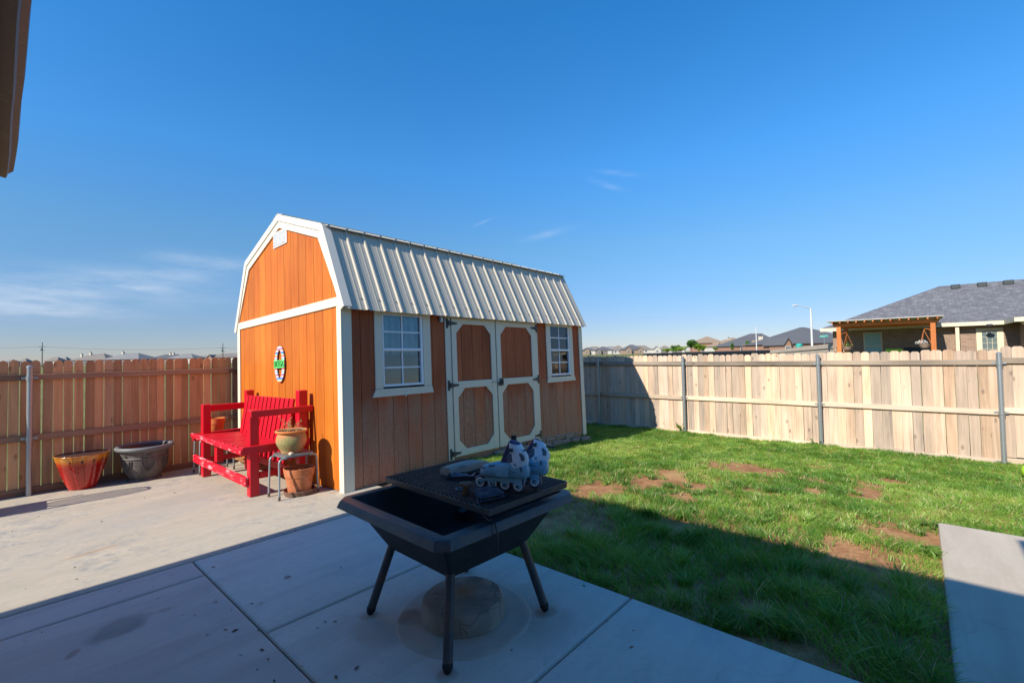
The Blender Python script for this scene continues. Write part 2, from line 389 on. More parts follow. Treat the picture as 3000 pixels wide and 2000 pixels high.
slab('slab', XJ+g, XE, YD+g, YA-g, M['slab'], patio); slab('slab', XJ+g, XE, YE+g, YD-g, M['slab'], patio)
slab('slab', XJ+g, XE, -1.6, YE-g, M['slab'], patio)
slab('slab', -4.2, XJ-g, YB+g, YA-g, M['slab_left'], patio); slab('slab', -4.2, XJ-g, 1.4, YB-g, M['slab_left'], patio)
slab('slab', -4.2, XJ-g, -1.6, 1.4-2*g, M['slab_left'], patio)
slab('slab', -4.6, 3.3, YA+g, FENCE_Y+.03, M['slab_back'], patio)
slab('slab', XE+.012, 5.80, -2.6, -.075, M['walk'], patio, z=lambda v: -.004)
mb = MB(); mb.box(-4.3, 2.80, -1.7, YA+.1, -.3, -.03); obj('joint_filler', mb, plain('joint_dirt', (.10, .085, .07), .95, spec=.1), patio)
# worn concrete footing (a round stump) and the patched collar around it
st = thing('concrete_stump', 'round cracked concrete stump with a rust stain under the black fire pit table', 'stump', (1.956, 2.185, 0))
t = NT('stump_concrete'); v = t.coord('Object'); n1 = t.noise(v, 3.5, 6, .6, .5); n2 = t.noise(v, 60, 4, .7)
c = t.ramp(n1, [(.3, (.17, .145, .12)), (.5, (.27, .235, .195)), (.7, (.36, .315, .26))])
xyz = t.sep(v); d = t.math('SQRT', t.math('ADD', t.math('POWER', t.math('ADD', xyz[0], -.03), 2.0), t.math('POWER', t.math('ADD', xyz[1], -.03), 2.0)))
top = t.math('GREATER_THAN', xyz[2], .11)
c = t.mix(t.math('MULTIPLY', t.math('MULTIPLY', t.ramp(t.math('ADD', d, t.math('MULTIPLY', t.math('SUBTRACT', n1, .5), .12)), [(.0, 1.0), (.11, 0.0)]), top), .8), c, (.34, .15, .04))
vc = t.n('ShaderNodeTexVoronoi', feature='DISTANCE_TO_EDGE'); wv = t.n('ShaderNodeVectorMath', operation='ADD'); nv = t.n('ShaderNodeTexNoise'); t.l(v, nv.inputs['Vector']); nv.inputs['Scale'].default_value = 9
sc = t.n('ShaderNodeVectorMath', operation='SCALE'); t.l(nv.outputs['Color'], sc.inputs[0]); sc.inputs['Scale'].default_value = .16
t.l(v, wv.inputs[0]); t.l(sc.outputs[0], wv.inputs[1]); t.l(wv.outputs[0], vc.inputs['Vector']); vc.inputs['Scale'].default_value = 3.1
ck = t.ramp(vc.outputs['Distance'], [(.0, 1.0), (.016, 0.0)]); c = t.mix(t.math('MULTIPLY', ck, .5), c, (.08, .065, .05))
hgt = t.math('SUBTRACT', t.math('MULTIPLY', n2, .5), ck); t.bsdf(c, .9, bump=t.bump(hgt, .5, .008), spec=.2); M['stump'] = t.m
def wob(t_, i, z): return 1+.012*math.sin(3*t_+1)+.01*math.sin(7*t_+i)
mb = MB(); mb.lathe([(.262, -.02), (.26, .03), (.256, .09), (.249, .118), (.236, .130), (.12, .134), (.02, .133)], (1.956, 2.185, 0), 56, wob)
obj('stump_body', mb, M['stump'], st, smooth=True)
mb = MB(); mb.lathe([(.425, -.004), (.418, .004), (.405, .0085), (.38, .0075), (.30, .010), (.262, .014), (.255, .012)], (1.964, 2.186, 0), 64, lambda t_, i, z: 1+.018*math.sin(2*t_+.5)+.012*math.sin(5*t_)+.006*math.sin(13*t_))
obj('collar', mb, concrete('collar_concrete', (.47, .42, .36), (.55, .495, .425), (.37, .325, .275), [(1.72, 2.42, .10, .12, .3, (.24, .17, .12), .7)], .2), st, smooth='all')

# ------------------------------------------------------------------ picket fences
def picket_mesh(name, w_, h, th, m, ear=.028, wob=0):
    """dog-eared board, standing on z=0, thickness along +y"""
    p = [(-w_/2, 0), (w_/2, 0), (w_/2, h-ear*1.25), (w_/2-ear*.45, h-ear*.45), (w_/2-ear*1.2, h), (-w_/2+ear*1.2, h), (-w_/2+ear*.45, h-ear*.45), (-w_/2, h-ear*1.25)]
    mb = MB(); mb.prism(p, 'xz', 0, th); me = mb.mesh(name, m)
    import bmesh
    b = bmesh.new(); b.from_mesh(me); bmesh.ops.recalc_face_normals(b, faces=b.faces); b.to_mesh(me); b.free(); return me
def pipe_post(parent, x, y, z0, z1, r=.032, name='post'):
    mb = MB(); mb.tube([(x, y, z0), (x, y, z1-.03)], r, 20, True); p = obj(name, mb, M['galv'], parent, smooth=True)
    mb = MB(); mb.lathe([(r+.004, 0), (r+.004, .028), (r*.75, .040), (r*.25, .046), (.001, .047)], (x, y, z1-.045), 20); obj('cap', mb, M['galv_cap'], p, smooth=True)
    return p
def bracket(parent, x, y, z, ax, r=.036):
    mb = MB()
    mb.lathe([(r, -.03), (r+.003, -.03), (r+.003, .03), (r, .03)], (x, y, z), 20)
    for s in (-1, 1):
        if ax == 'x': mb.box(x+s*.034-(.045 if s < 0 else 0), x+s*.034+(.045 if s > 0 else 0), y+.0385, y+.0420, z-.016, z+.016)
        else: mb.box(x+.0400, x+.0435, y+s*.034-(.050 if s < 0 else 0), y+s*.034+(.050 if s > 0 else 0), z-.016, z+.016)
    obj('bracket', mb, M['galv'], parent, smooth=True)
# left fence (faces -Y)
zb = slabz(FENCE_Y)
fl = thing('picket_fence', 'brown cedar picket fence with thin light gaps behind the flower pots', 'fence', (0, FENCE_Y, zb))
h = 1.677-zb-.045
pm = [picket_mesh('picket_cedar', .100, h, .016, M['cedar'], .03), picket_mesh('picket_cedar_b', .097, h+.008, .016, M['cedar'], .034), picket_mesh('picket_cedar_c', .102, h-.006, .016, M['cedar'], .026)]
x = -1.34
while x < 3.75:
    piece('picket', random.choice(pm), fl, (x, random.uniform(-.002, .002), .04+random.uniform(-.009, .009)), (random.uniform(-.003, .003), random.uniform(-.006, .006), random.uniform(-.02, .02)))
    x += .1075+random.uniform(-.0025, .003)
for z0, z1 in ((1.405, 1.488), (.573, .660), (-.163, -.06)):
    for a, b in ((-1.5, .308), (.322, 2.75), (2.756, 3.8)):
        mb = MB(); mb.rbox(a, b, FENCE_Y-.042, FENCE_Y-.003, z0+random.uniform(-.004, .004), z1, .004); obj('rail', mb, M['cedar_rail'], fl)
pipe_post(fl, .315, 9.085, zb-.05, 1.612)
for z in (1.437, .615): bracket(fl, .315, 9.13-.045+.0, z, 'x')
# right fence (faces -X): boards drawn together, three galvanised bays and a stepped-up bay at its near end
def right_fence():
    kx = FENCE_X; K = 10.95/11.05
    f = thing('picket_fence', 'long weathered tan picket fence with galvanised posts across the back of the lawn', 'fence', (kx, 0, -.3))
    ms = []
    for wd in (.098, .112, .126, .138, .147):
        for hh in (1.79, 1.80): ms.append((wd, picket_mesh('picket_pine', wd, hh, .016, M['pine'], .027)))
    y = 8.9; rows = []
    while y > -2.6:
        far_ = y > 3.2
        wd, me = random.choice(ms[2:6] if far_ else ms[4:])
        y -= wd/2
        step = .055 if y < -1.02 else 0
        if not (-1.035 < y < -.955 and False):
            piece('picket', me, f, (random.uniform(0, .006), y, .045+.012*(y < 1.5)-.01+step+random.uniform(-.012, .012)), (0, random.uniform(-.004, .004), -PI/2+random.uniform(-.012, .012)),)
        y -= wd/2+(random.choice([.0015, .002, .003, .004]) if random.random() < .86 else .009)
    posts = [6.53, 4.22, 1.515, -.968]
    ends = [8.95] + posts + [-2.7]
    for z0, z1, nm in ((1.285, 1.375, 'rail'), (.470, .560, 'rail'), (-.335, -.245, 'rail')):
        for a, b in zip(ends[1:], ends[:-1]):
            st_ = .055 if b < 0 else 0
            tl = -.055*0
            dz = random.uniform(-.006, .006)
            mb = MB(); mb.rbox(kx-.040, kx-.003, a+.004, b-.004, z0+st_*.6+dz+.0, z1+st_*.6+dz, .004)
            obj(nm, mb, M['pine_rail'] if z0 > 1 else M['pine_low'], f)
    for a, b in zip(ends[1:], ends[:-1]):
        mb = MB(); mb.rbox(kx-.024, kx-.002, a+.004, b-.004, -.52, -.352+random.uniform(-.006, .006), .003); obj('kickboard', mb, M['pine_low'], f)
    for i, y in enumerate(posts):
        pipe_post(f, kx-.085, y, -.5, 1.50+(.0 if i else .02), .034)
        for z in (1.325, .515, -.29): bracket(f, kx-.085+.0, y, z, 'y', .038)
    return f
right_fence()

# ------------------------------------------------------------------ the house the photo is taken from (its eave and gutter show top left)
M['brown_metal'] = paint('gutter_brown', (.13, .085, .065), .5, .35, (.30, .24, .18), .6, .3, .25)
M['soffit'] = paint('soffit_paint', (.70, .66, .58), .6, .1)
M['brick_house'] = plain('house_brick', (.70, .63, .54), .9, spec=.2)
M['shingle_dark'] = plain('house_shingle', (.10, .095, .09), .95, spec=.2, scale=18)
hs = thing('house', 'house with a brown gutter along the eave at the upper left edge', 'house', (-4, 0, 0))
EZ = 3.15
mb = MB(); mb.box(-11, -.55, -9, 4.45, -.4, EZ-.16); mb.box(-.55, .95, -9, -.75, -.4, EZ-.16); obj('wall', mb, M['brick_house'], hs)
mb = MB(); poly = [(-11.5, -9.5), (1.30, -9.5), (1.30, -.16), (-.02, -.16), (-.02, 4.98), (-11.5, 4.98)]
mb.prism(poly, 'xy', EZ-.158, EZ-.14); obj('soffit', mb, M['soffit'], hs)
mb = MB()
mb.v += [(-11.6, -9.6, EZ-.03), (1.33, -9.6, EZ-.03), (1.33, -.12, EZ-.03), (0.0, -.12, EZ-.03), (0.0, 5.0, EZ-.03), (-11.6, 5.0, EZ-.03), (-5.5, -.5, EZ+1.9), (-5.5, -5, EZ+1.9)]
mb.f += [(4, 5, 6), (3, 4, 6), (2, 3, 6), (2, 6, 7), (1, 2, 7), (0, 1, 7), (5, 0, 7, 6), (0, 5, 4, 3, 2, 1)]
obj('roof', mb, M['shingle_dark'], hs)
mb = MB()
for a in (((-.035, -.16), (-.022, 4.98)), ):
    mb.box(-.022, -.004, -.14, 4.985, EZ-.16, EZ-.03)
mb.box(-11.5, -.022, 4.975, 4.99, EZ-.16, EZ-.03); obj('fascia', mb, M['brown_metal'], hs)
# k-style gutter along the eave, with a bent end
def gutter_profile(x0): return [(x0, EZ-.13), (x0+.052, EZ-.13), (x0+.062, EZ-.095), (x0+.088, EZ-.075), (x0+.094, EZ-.020), (x0+.082, EZ-.020), (x0+.076, EZ-.065), (x0+.050, EZ-.088), (x0+.044, EZ-.122), (x0, EZ-.122)]
mb = MB(); pr = gutter_profile(0.0); n = len(pr); segs = [-.15] + list(np.arange(.3, 5.0, .35)) + [5.06]
for k, y in enumerate(segs):
    j = .002*math.sin(k*2.1)
    for q, (a, b) in enumerate(pr): mb.v.append((a-.004+j+(.0 if k < len(segs)-1 else -.006), y+(0 if k < len(segs)-1 else .03*math.sin(q*1.7)), b+(0 if k < len(segs)-1 else random.uniform(-.008, .004))))
for k in range(len(segs)-1):
    for q in range(n): mb.f.append((k*n+q, k*n+(q+1) % n, (k+1)*n+(q+1) % n, (k+1)*n+q))
obj('gutter', mb, M['brown_metal'], hs)
for k in range(4):
    mb = MB(); mb.box(-.003, .088, .9+k*1.2, .925+k*1.2, EZ-.019, EZ-.014); obj('gutter_strap', mb, M['brown_metal'], hs)

# ------------------------------------------------------------------ the barn shed
SM = Matrix(((0.99997, -0.002286, 0.0075022, 2.85343), (0.0020246, 0.999397, 0.0346688, 5.31995), (-0.0075769, -0.0346525, 0.99937, -.0279), (0, 0, 0, 1)))
L_, W_, HT, HB, HP, BK = 5.435, 3.604, 2.282, 3.430, 3.908, .4175
OV, EV, OV2 = .031, .113, .054
shed = thing('barn_shed', 'orange barn shed with cream trim and a ribbed metal gambrel roof', 'shed', mt=SM)
def stain(name, cols, weather):
    t = NT(name); v = t.coord('Object', (30, 30, 1.0), 40.0); gk = t.noise(v, 1, 6, .65, .5)
    b = t.noise(t.coord('Object', (1.2, 1.2, .6), 40.0), 1.5, 4)
    c = t.ramp(t.math('ADD', t.math('MULTIPLY', gk, .5), t.math('MULTIPLY', b, .5)), [(.32, cols[0]), (.5, cols[1]), (.68, cols[2])])
    hs_ = t.n('ShaderNodeHueSaturation'); t.l(c, hs_.inputs['Color']); t.l(t.math('ADD', t.math('MULTIPLY', t.oi.outputs['Random'], .30), .85), hs_.inputs['Value']); c = hs_.outputs[0]
    rough = .55
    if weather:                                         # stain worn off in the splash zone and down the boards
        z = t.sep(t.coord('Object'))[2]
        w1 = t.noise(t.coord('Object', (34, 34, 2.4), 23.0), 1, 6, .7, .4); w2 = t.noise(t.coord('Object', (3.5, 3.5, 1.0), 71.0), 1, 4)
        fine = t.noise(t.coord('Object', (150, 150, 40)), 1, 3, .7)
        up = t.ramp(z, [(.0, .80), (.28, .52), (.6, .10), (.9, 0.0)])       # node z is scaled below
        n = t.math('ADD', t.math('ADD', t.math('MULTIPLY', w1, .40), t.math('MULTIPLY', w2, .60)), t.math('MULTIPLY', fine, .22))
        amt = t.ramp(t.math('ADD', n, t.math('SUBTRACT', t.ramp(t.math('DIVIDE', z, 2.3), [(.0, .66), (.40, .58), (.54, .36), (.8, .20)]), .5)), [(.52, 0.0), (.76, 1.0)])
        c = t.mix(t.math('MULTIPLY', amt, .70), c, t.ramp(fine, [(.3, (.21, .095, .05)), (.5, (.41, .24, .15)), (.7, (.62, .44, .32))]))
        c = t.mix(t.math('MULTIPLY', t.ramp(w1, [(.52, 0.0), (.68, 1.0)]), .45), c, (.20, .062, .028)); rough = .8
    t.bsdf(c, rough, bump=t.bump(gk, .25, .004), spec=.3); return t.m
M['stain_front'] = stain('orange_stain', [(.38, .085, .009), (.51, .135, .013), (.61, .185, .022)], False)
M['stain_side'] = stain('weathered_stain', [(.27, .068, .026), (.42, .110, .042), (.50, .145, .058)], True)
M['groove'] = plain('groove_dark', (.13, .045, .012), .9, spec=.1)
M['cream'] = paint('cream_paint', (.72, .665, .52), .5, .07, (.45, .36, .24), .18, .35, .10)
M['cream_metal'] = paint('cream_metal', (.64, .61, .53), .35, .05, (.5, .45, .35), .08, .5, .03)
t = NT('steel_roof'); v = t.coord('Object'); n = t.noise(v, 2.2, 5); st_ = t.noise(t.coord('Object', (40, 1, 1)), 1, 4)
c = t.mix(t.math('MULTIPLY', n, .25), (.54, .49, .395), (.46, .415, .335)); c = t.mix(t.math('MULTIPLY', t.ramp(st_, [(.55, 0.0), (.75, 1.0)]), .2), c, (.40, .35, .27))
t.bsdf(c, .5, .0, bump=t.bump(n, .03, .01), spec=.2); M['steel'] = t.m
M['black_iron'] = plain('black_iron', (.045, .055, .058), .5, .3, .5)
M['white_vinyl'] = paint('white_vinyl', (.80, .82, .84), .35, .05, spec=.5)
M['lumber'] = wood('treated_lumber', [(.30, .19, .08), (.46, .30, .13), (.55, .38, .18), (.36, .26, .13), (.5, .33, .15)], axis=0, rnd_amt=.2)
def S_(name, mb, m, parent=shed, **k): return obj(name, mb, m, parent, local=True, **k)
# hidden body behind the boards
prof = [(0.42, 0.02), (W_-.03, .02), (W_-.03, HT+.2), (W_-BK, HB-.07), (W_/2, HP-.07), (BK, HB-.07), (.42, HB-.07)]
mb = MB(); mb.prism(prof, 'yz', .021, L_-.021)
mb.prism([(.0205, .02), (.42, .02), (.42, HB-.09), (.0205, HT+.2)], 'yz', .021, .026); mb.prism([(.0205, .02), (.42, .02), (.42, HB-.09), (.0205, HT+.2)], 'yz', L_-.026, L_-.021)
for a, b, c, d in ((.027, .52, .02, 2.45), (1.32, 4.255, .02, 2.45), (5.04, L_-.027, .02, 2.45), (.52, 1.32, .02, 1.22), (.52, 1.32, 2.27, 2.45), (4.255, 5.04, .02, 1.22), (4.255, 5.04, 2.27, 2.45)): mb.box(a, b, .0205, .0265, c, d)
S_('shed_body', mb, M['groove'])
def zroof(y):                                          # underside of the roof at gable position y
    y = min(y, W_-y)
    return (HT + (y+EV)/(BK+EV)*(HB-HT) if y < BK else HB + (y-BK)/(W_/2-BK)*(HP-HB)) - .03
GP = .2405
y = -.004; k = 0
while y < W_-.01:                                       # gable boards: below and above the belly band
    a, b = y+.0035, min(y+GP, W_-.004)-.0035
    mb = MB(); mb.box(0, .02, a, b, .012, 2.33); S_('plank', mb, M['stain_front'])
    pts = [(a, 2.40), (b, 2.40)] + [(b, zroof(b))] + ([(q, zroof(q)) for q in sorted((BK, W_/2, W_-BK), reverse=True) if a < q < b]) + [(a, zroof(a))]
    mb = MB(); mb.prism(pts, 'yz', 0, .02); S_('plank', mb, M['stain_front']); y += GP
# the other gable and the back wall, plain boards (seen only from elsewhere)
mb = MB(); mb.prism([(0, .012), (W_, .012)] + [(q, zroof(q)) for q in (W_, W_-BK, W_/2, BK, 0)], 'yz', L_-.02, L_); mb.box(.02, L_-.02, W_-.02, W_, .012, HT+.15)
S_('rear_siding', mb, M['stain_front'])
# door side boards, cut round the openings
holes = [(.50, 1.335, 1.20, 2.30), (4.235, 5.05, 1.20, 2.30), (1.70, 3.88, .10, 2.30)]
x = .12
gx = [.02, .257] + [.257+.2345*i for i in range(1, 23)]
for a, b in zip(gx[:-1], gx[1:]):
    if a > L_-.05: break
    b = min(b, L_-.01)
    cuts = sorted(set([a+.0035, b-.0035] + [c for h in holes for c in h[:2] if a+.01 < c < b-.01]))
    for c0, c1 in zip(cuts[:-1], cuts[1:]):
        hh = [h for h in holes if h[0] <= (c0+c1)/2 <= h[1]]
        spans = [(.004, 2.44)]
        for h in hh:
            spans = [s for z0, z1 in spans for s in ((z0, min(z1, h[2])), (max(z0, h[3]), z1)) if s[1]-s[0] > .03]
        for z0, z1 in spans:
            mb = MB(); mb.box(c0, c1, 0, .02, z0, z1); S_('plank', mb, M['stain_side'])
# trim
def trim(name, mb): return S_(name, mb, M['cream'])
mb = MB(); mb.rbox(-.020, -.001, -.021, .088, -.01, 2.308, .004); trim('corner_trim', mb)
mb = MB(); mb.rbox(-.001, .128, -.021, -.001, -.012, 2.42, .004); trim('corner_trim', mb)
mb = MB(); mb.rbox(-.020, -.001, W_-.095, W_+.02, -.01, 2.308, .004); trim('corner_trim', mb)
mb = MB(); mb.rbox(L_-.105, L_+.002, -.021, -.001, -.012, 2.42, .004); trim('corner_trim', mb)
mb = MB(); mb.rbox(L_+.002, L_+.021, -.021, .09, -.012, 2.42, .004); trim('corner_trim', mb)
mb = MB(); mb.rbox(-.020, -.001, -.02, W_+.02, 2.310, 2.428, .004); trim('belly_band', mb)
# sloping wooden rake boards
def slope_board(p, q, wid, x0, x1, off=0):
    d = Vector((q[0]-p[0], q[1]-p[1])).normalized(); n = Vector((d.y, -d.x))
    if n.y > 0: n = -n
    return [(p[0]+n.x*off, p[1]+n.y*off), (q[0]+n.x*off, q[1]+n.y*off), (q[0]+n.x*(off+wid), q[1]+n.y*(off+wid)), (p[0]+n.x*(off+wid), p[1]+n.y*(off+wid))]
PT = {'e': (-EV, HT), 'b': (BK, HB), 'p': (W_/2, HP), 'B': (W_-BK, HB), 'E': (W_+EV, HT)}
def inset_ring(off):
    """offset of the gambrel line towards the inside"""
    P = [Vector(PT[k]) for k in 'ebpBE']; out = []
    ns = []
    for a, b in zip(P[:-1], P[1:]):
        d = (b-a).normalized(); ns.append(Vector((d.y, -d.x)))
    for i, p in enumerate(P):
        if i == 0: n = ns[0]; out.append(p+n*off)
        elif i == len(P)-1: out.append(p+ns[-1]*off)
        else:
            n = (ns[i-1]+ns[i]).normalized(); out.append(p+n*(off/n.dot(ns[i])))
    return out
A0, A1, A2 = inset_ring(0.0), inset_ring(.075), inset_ring(.175)
for i in range(4):
    q = [A1[i], A1[i+1], A2[i+1], A2[i]]
    q = [(p.x, max(p.y, 2.43)) for p in q] if i in (0, 3) else [(p.x, p.y) for p in q]
    mb = MB(); mb.prism(q, 'yz', -.021, -.001); trim('rake_board', mb)
    mb = MB(); mb.prism([(p.x, p.y) for p in (A0[i], A0[i+1], A1[i+1], A1[i])], 'yz', -OV-.004, -.0215); S_('rake_flashing', mb, M['cream_metal'])
    mb = MB(); mb.prism([(p.x, p.y) for p in (A0[i], A0[i+1], A1[i+1], A1[i])], 'yz', L_+.021, L_+OV2); S_('rake_flashing', mb, M['cream_metal'])
    # the flashing's leg on top of the sheet
    dd_ = (A0[i+1]-A0[i]).normalized(); nn_ = Vector((-dd_.y, dd_.x))
    mb = MB(); mb.prism([(A0[i].x+nn_.x*.024, A0[i].y+nn_.y*.024), (A0[i+1].x+nn_.x*.024, A0[i+1].y+nn_.y*.024), (A0[i+1].x, A0[i+1].y), (A0[i].x, A0[i].y)], 'yz', -OV-.004, .075); S_('rake_flashing', mb, M['cream_metal'])
# eave fascia under the drip edge
mb = MB(); mb.rbox(-.02, L_+.02, -.075, -.022, HT+.005, HT+.07, .004); trim('eave_board', mb)
# ribbed steel sheets
def rib_profile():
    pts = []; x = -.005; x1 = L_+OV2-.003; ribs = [.300-.2615+.2615*i for i in range(0, 24)]
    ev = []
    for r in ribs:
        if not -.03 < r < x1+.04: continue
        ev += [(r-.027, .002), (r-.011, .020), (r+.011, .020), (r+.027, .002)]
        for m_ in (.0872, .1743): ev += [(r+m_-.014, .002), (r+m_-.006, .0045), (r+m_+.006, .0045), (r+m_+.014, .002)]
    pts = [(x, .002)] + [(min(a, x1), b) for a, b in ev if a > x] + [(x1, .002)]
    return pts
RP = rib_profile()
def sheet(name, p, q, extend=.0):
    p = Vector(p); q = Vector(q); d = (q-p).normalized(); n = Vector((-d.y, d.x))
    if n.y < 0: n = -n
    mb = MB()
    for x, h in RP:
        for w_ in (p - d*extend, q):
            for s in (0, -.0012): mb.v.append((x, w_.x+n.x*(h+s), w_.y+n.y*(h+s)))
    for i in range(len(RP)-1):
        a, b = i*4, i*4+4
        mb.f += [(a, b, b+2, a+2), (a+1, a+3, b+3, b+1), (a, a+1, b+1, b), (a+2, b+2, b+3, a+3)]
    return S_(name, mb, M['steel'], fix=False)
sheet('roof_sheet', (PT['e'][0]-.012, PT['e'][1]-.026), PT['b']); sheet('roof_sheet', (BK-.062, HB-.021), PT['p'])
sheet('roof_sheet', (PT['E'][0]+.012, PT['E'][1]-.026), PT['B']); sheet('roof_sheet', (W_-BK+.062, HB-.021), PT['p'])
for i in range(4):                                      # decking under the sheets
    A3 = inset_ring(.02); mb = MB(); mb.prism([(p.x, p.y) for p in (A0[i], A0[i+1], A3[i+1], A3[i])], 'yz', .0, L_+.02); S_('roof_deck', mb, M['lumber'])
# gambrel break: edge trim of the upper sheet, and the ridge cap
mb = MB(); mb.prism([(BK-.066, HB-.0245), (BK-.060, HB-.0225), (BK-.060, HB-.008), (BK-.066, HB-.010)], 'yz', -.005, L_+OV2-.004); S_('drip_edge', mb, M['cream_metal'])
mb = MB(); mb.prism([(W_/2-.16, HP-.015), (W_/2, HP+.034), (W_/2+.16, HP-.015), (W_/2+.158, HP-.021), (W_/2, HP+.028), (W_/2-.158, HP-.021)], 'yz', -OV-.006, L_+OV2+.003); S_('ridge_cap', mb, M['cream_metal'])
dsl = Vector((BK+EV, HB-HT)).normalized(); nrm = Vector((-dsl.y, dsl.x)); c2 = Vector((-EV, HT)) + dsl*.14 + nrm*.004
mb = MB(); mb.lathe([(.010, -.002), (.010, .003), (.006, .004), (.005, .008), (.001, .0085)], (0, 0, 0), 8); sme = mb.mesh('roof_screw', M['black_iron'])
for k in range(20):                                     # roofing screws
    x = .300+.2615*k-.05
    if x < L_: piece('roof_screw', sme, shed, (x, c2.x, c2.y), (math.atan2(-nrm.x, nrm.y), 0, 0))
# gable vent with three columns of louvres
vt = MB(); vt.rbox(-.016, 0, 1.545, 2.030, 3.440, 3.675, .004); vent = S_('gable_vent', vt, M['white_vinyl'])
lv = MB()
for c in range(3):
    for r in range(9):
        y0 = 1.565+c*.152; z0 = 3.460+r*.0225
        lv.add([(-.017, y0, z0), (-.017, y0+.14, z0), (-.027, y0+.14, z0+.006), (-.027, y0, z0+.006), (-.017, y0, z0+.016), (-.017, y0+.14, z0+.016)], [(0, 1, 2, 3), (3, 2, 5, 4), (0, 3, 4), (1, 5, 2)])
S_('louvres', lv, M['white_vinyl'], vent)
# windows
t = NT('window_glass'); gl = t.n('ShaderNodeBsdfGlossy'); gl.inputs['Roughness'].default_value = .02; gl.inputs['Color'].default_value = (.9, .95, 1, 1)
tr = t.n('ShaderNodeBsdfTransparent'); tr.inputs['Color'].default_value = (.74, .87, .90, 1); fr = t.n('ShaderNodeFresnel'); fr.inputs['IOR'].default_value = 1.45
ms = t.n('ShaderNodeMixShader'); t.l(t.math('ADD', fr.outputs[0], .03, True), ms.inputs[0]); t.l(tr.outputs[0], ms.inputs[1]); t.l(gl.outputs[0], ms.inputs[2]); t.l(ms.outputs[0], t.o.inputs[0]); M['glass'] = t.m
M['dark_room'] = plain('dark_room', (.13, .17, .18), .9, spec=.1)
t = NT('curtain_cloth'); v = t.coord('Object', (1, 1, .15)); n = t.noise(v, 20, 3); t.bsdf(t.ramp(n, [(.3, (.46, .56, .60)), (.7, (.76, .84, .88))]), .9, spec=.1); M['curtain'] = t.m
def window(x0, x1, ix0, ix1, sx0, sx1, curtain):
    mb = MB()
    mb.rbox(x0, ix0-.004, -.022, -.001, 1.235, 2.300, .004); mb.rbox(ix1+.004, x1, -.022, -.001, 1.235, 2.300, .004); mb.rbox(ix0-.004, ix1+.004, -.021, -.001, 2.246, 2.300, .004)
    wi = S_('window', mb, M['cream'])
    mb = MB(); mb.prism([(sx0, 1.130), (sx1, 1.136), (x1-.003, 1.233), (x0+.003, 1.233)], 'xz', -.030, -.001); S_('sill', mb, M['cream'], wi)
    mb = MB()
    mb.rbox(ix0, ix0+.022, -.018, .05, 1.258, 2.244, .003); mb.rbox(ix1-.040, ix1, -.018, .05, 1.258, 2.244, .003)
    mb.rbox(ix0+.022, ix1-.040, -.018, .05, 1.258, 1.292, .003); mb.rbox(ix0+.022, ix1-.040, -.017, .05, 2.226, 2.244, .003)
    S_('window_frame', mb, M['white_vinyl'], wi)
    a, b = ix0+.022, ix1-.040; mid = (a+b)/2
    mb = MB(); mb.rbox(a, b, -.024, .02, 1.738, 1.778, .004); S_('meeting_rail', mb, M['white_vinyl'], wi)
    for z0, z1, yy in ((1.292, 1.738, .012), (1.778, 2.226, .004)):
        zm = (z0+z1)/2
        mb = MB(); mb.box(mid-.010, mid+.010, yy-.006, yy+.006, z0, z1); S_('muntin', mb, M['white_vinyl'], wi)
        mb = MB(); mb.box(a, mid-.010, yy-.005, yy+.005, zm-.010, zm+.010); mb.box(mid+.010, b, yy-.005, yy+.005, zm-.010, zm+.010); S_('muntin', mb, M['white_vinyl'], wi)
        for pa, pb in ((a, mid-.010), (mid+.010, b)):
            for qa, qb in ((z0, zm-.010), (zm+.010, z1)):
                mb = MB(); mb.box(pa, pb, yy+.006, yy+.009, qa, qb); S_('pane', mb, M['glass'], wi)
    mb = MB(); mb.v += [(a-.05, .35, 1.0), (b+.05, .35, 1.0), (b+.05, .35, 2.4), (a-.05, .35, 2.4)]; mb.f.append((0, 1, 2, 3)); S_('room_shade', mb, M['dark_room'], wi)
    mb = MB(); N = 60
    for i in range(N+1):
        x = a-.03+(b-a+.06)*i/N
        yy = .075+.018*math.sin(i*.62)+.010*math.sin(i*1.31+1)
        zb_ = 1.70 if curtain else 1.62
        mb.v += [(x, yy, zb_), (x, yy*.9+.01, 2.28)]
    for i in range(N): mb.f.append((2*i, 2*i+2, 2*i+3, 2*i+1))
    S_('curtain', mb, M['curtain'], wi, smooth='all', fix=False)
# open the hidden body behind the windows: a shallow pocket is enough, so the body starts deeper there
window(.456, 1.382, .573, 1.241, .404, 1.406, True)
window(4.192, 5.094, 4.311, 4.974, 4.171, 5.132, False)
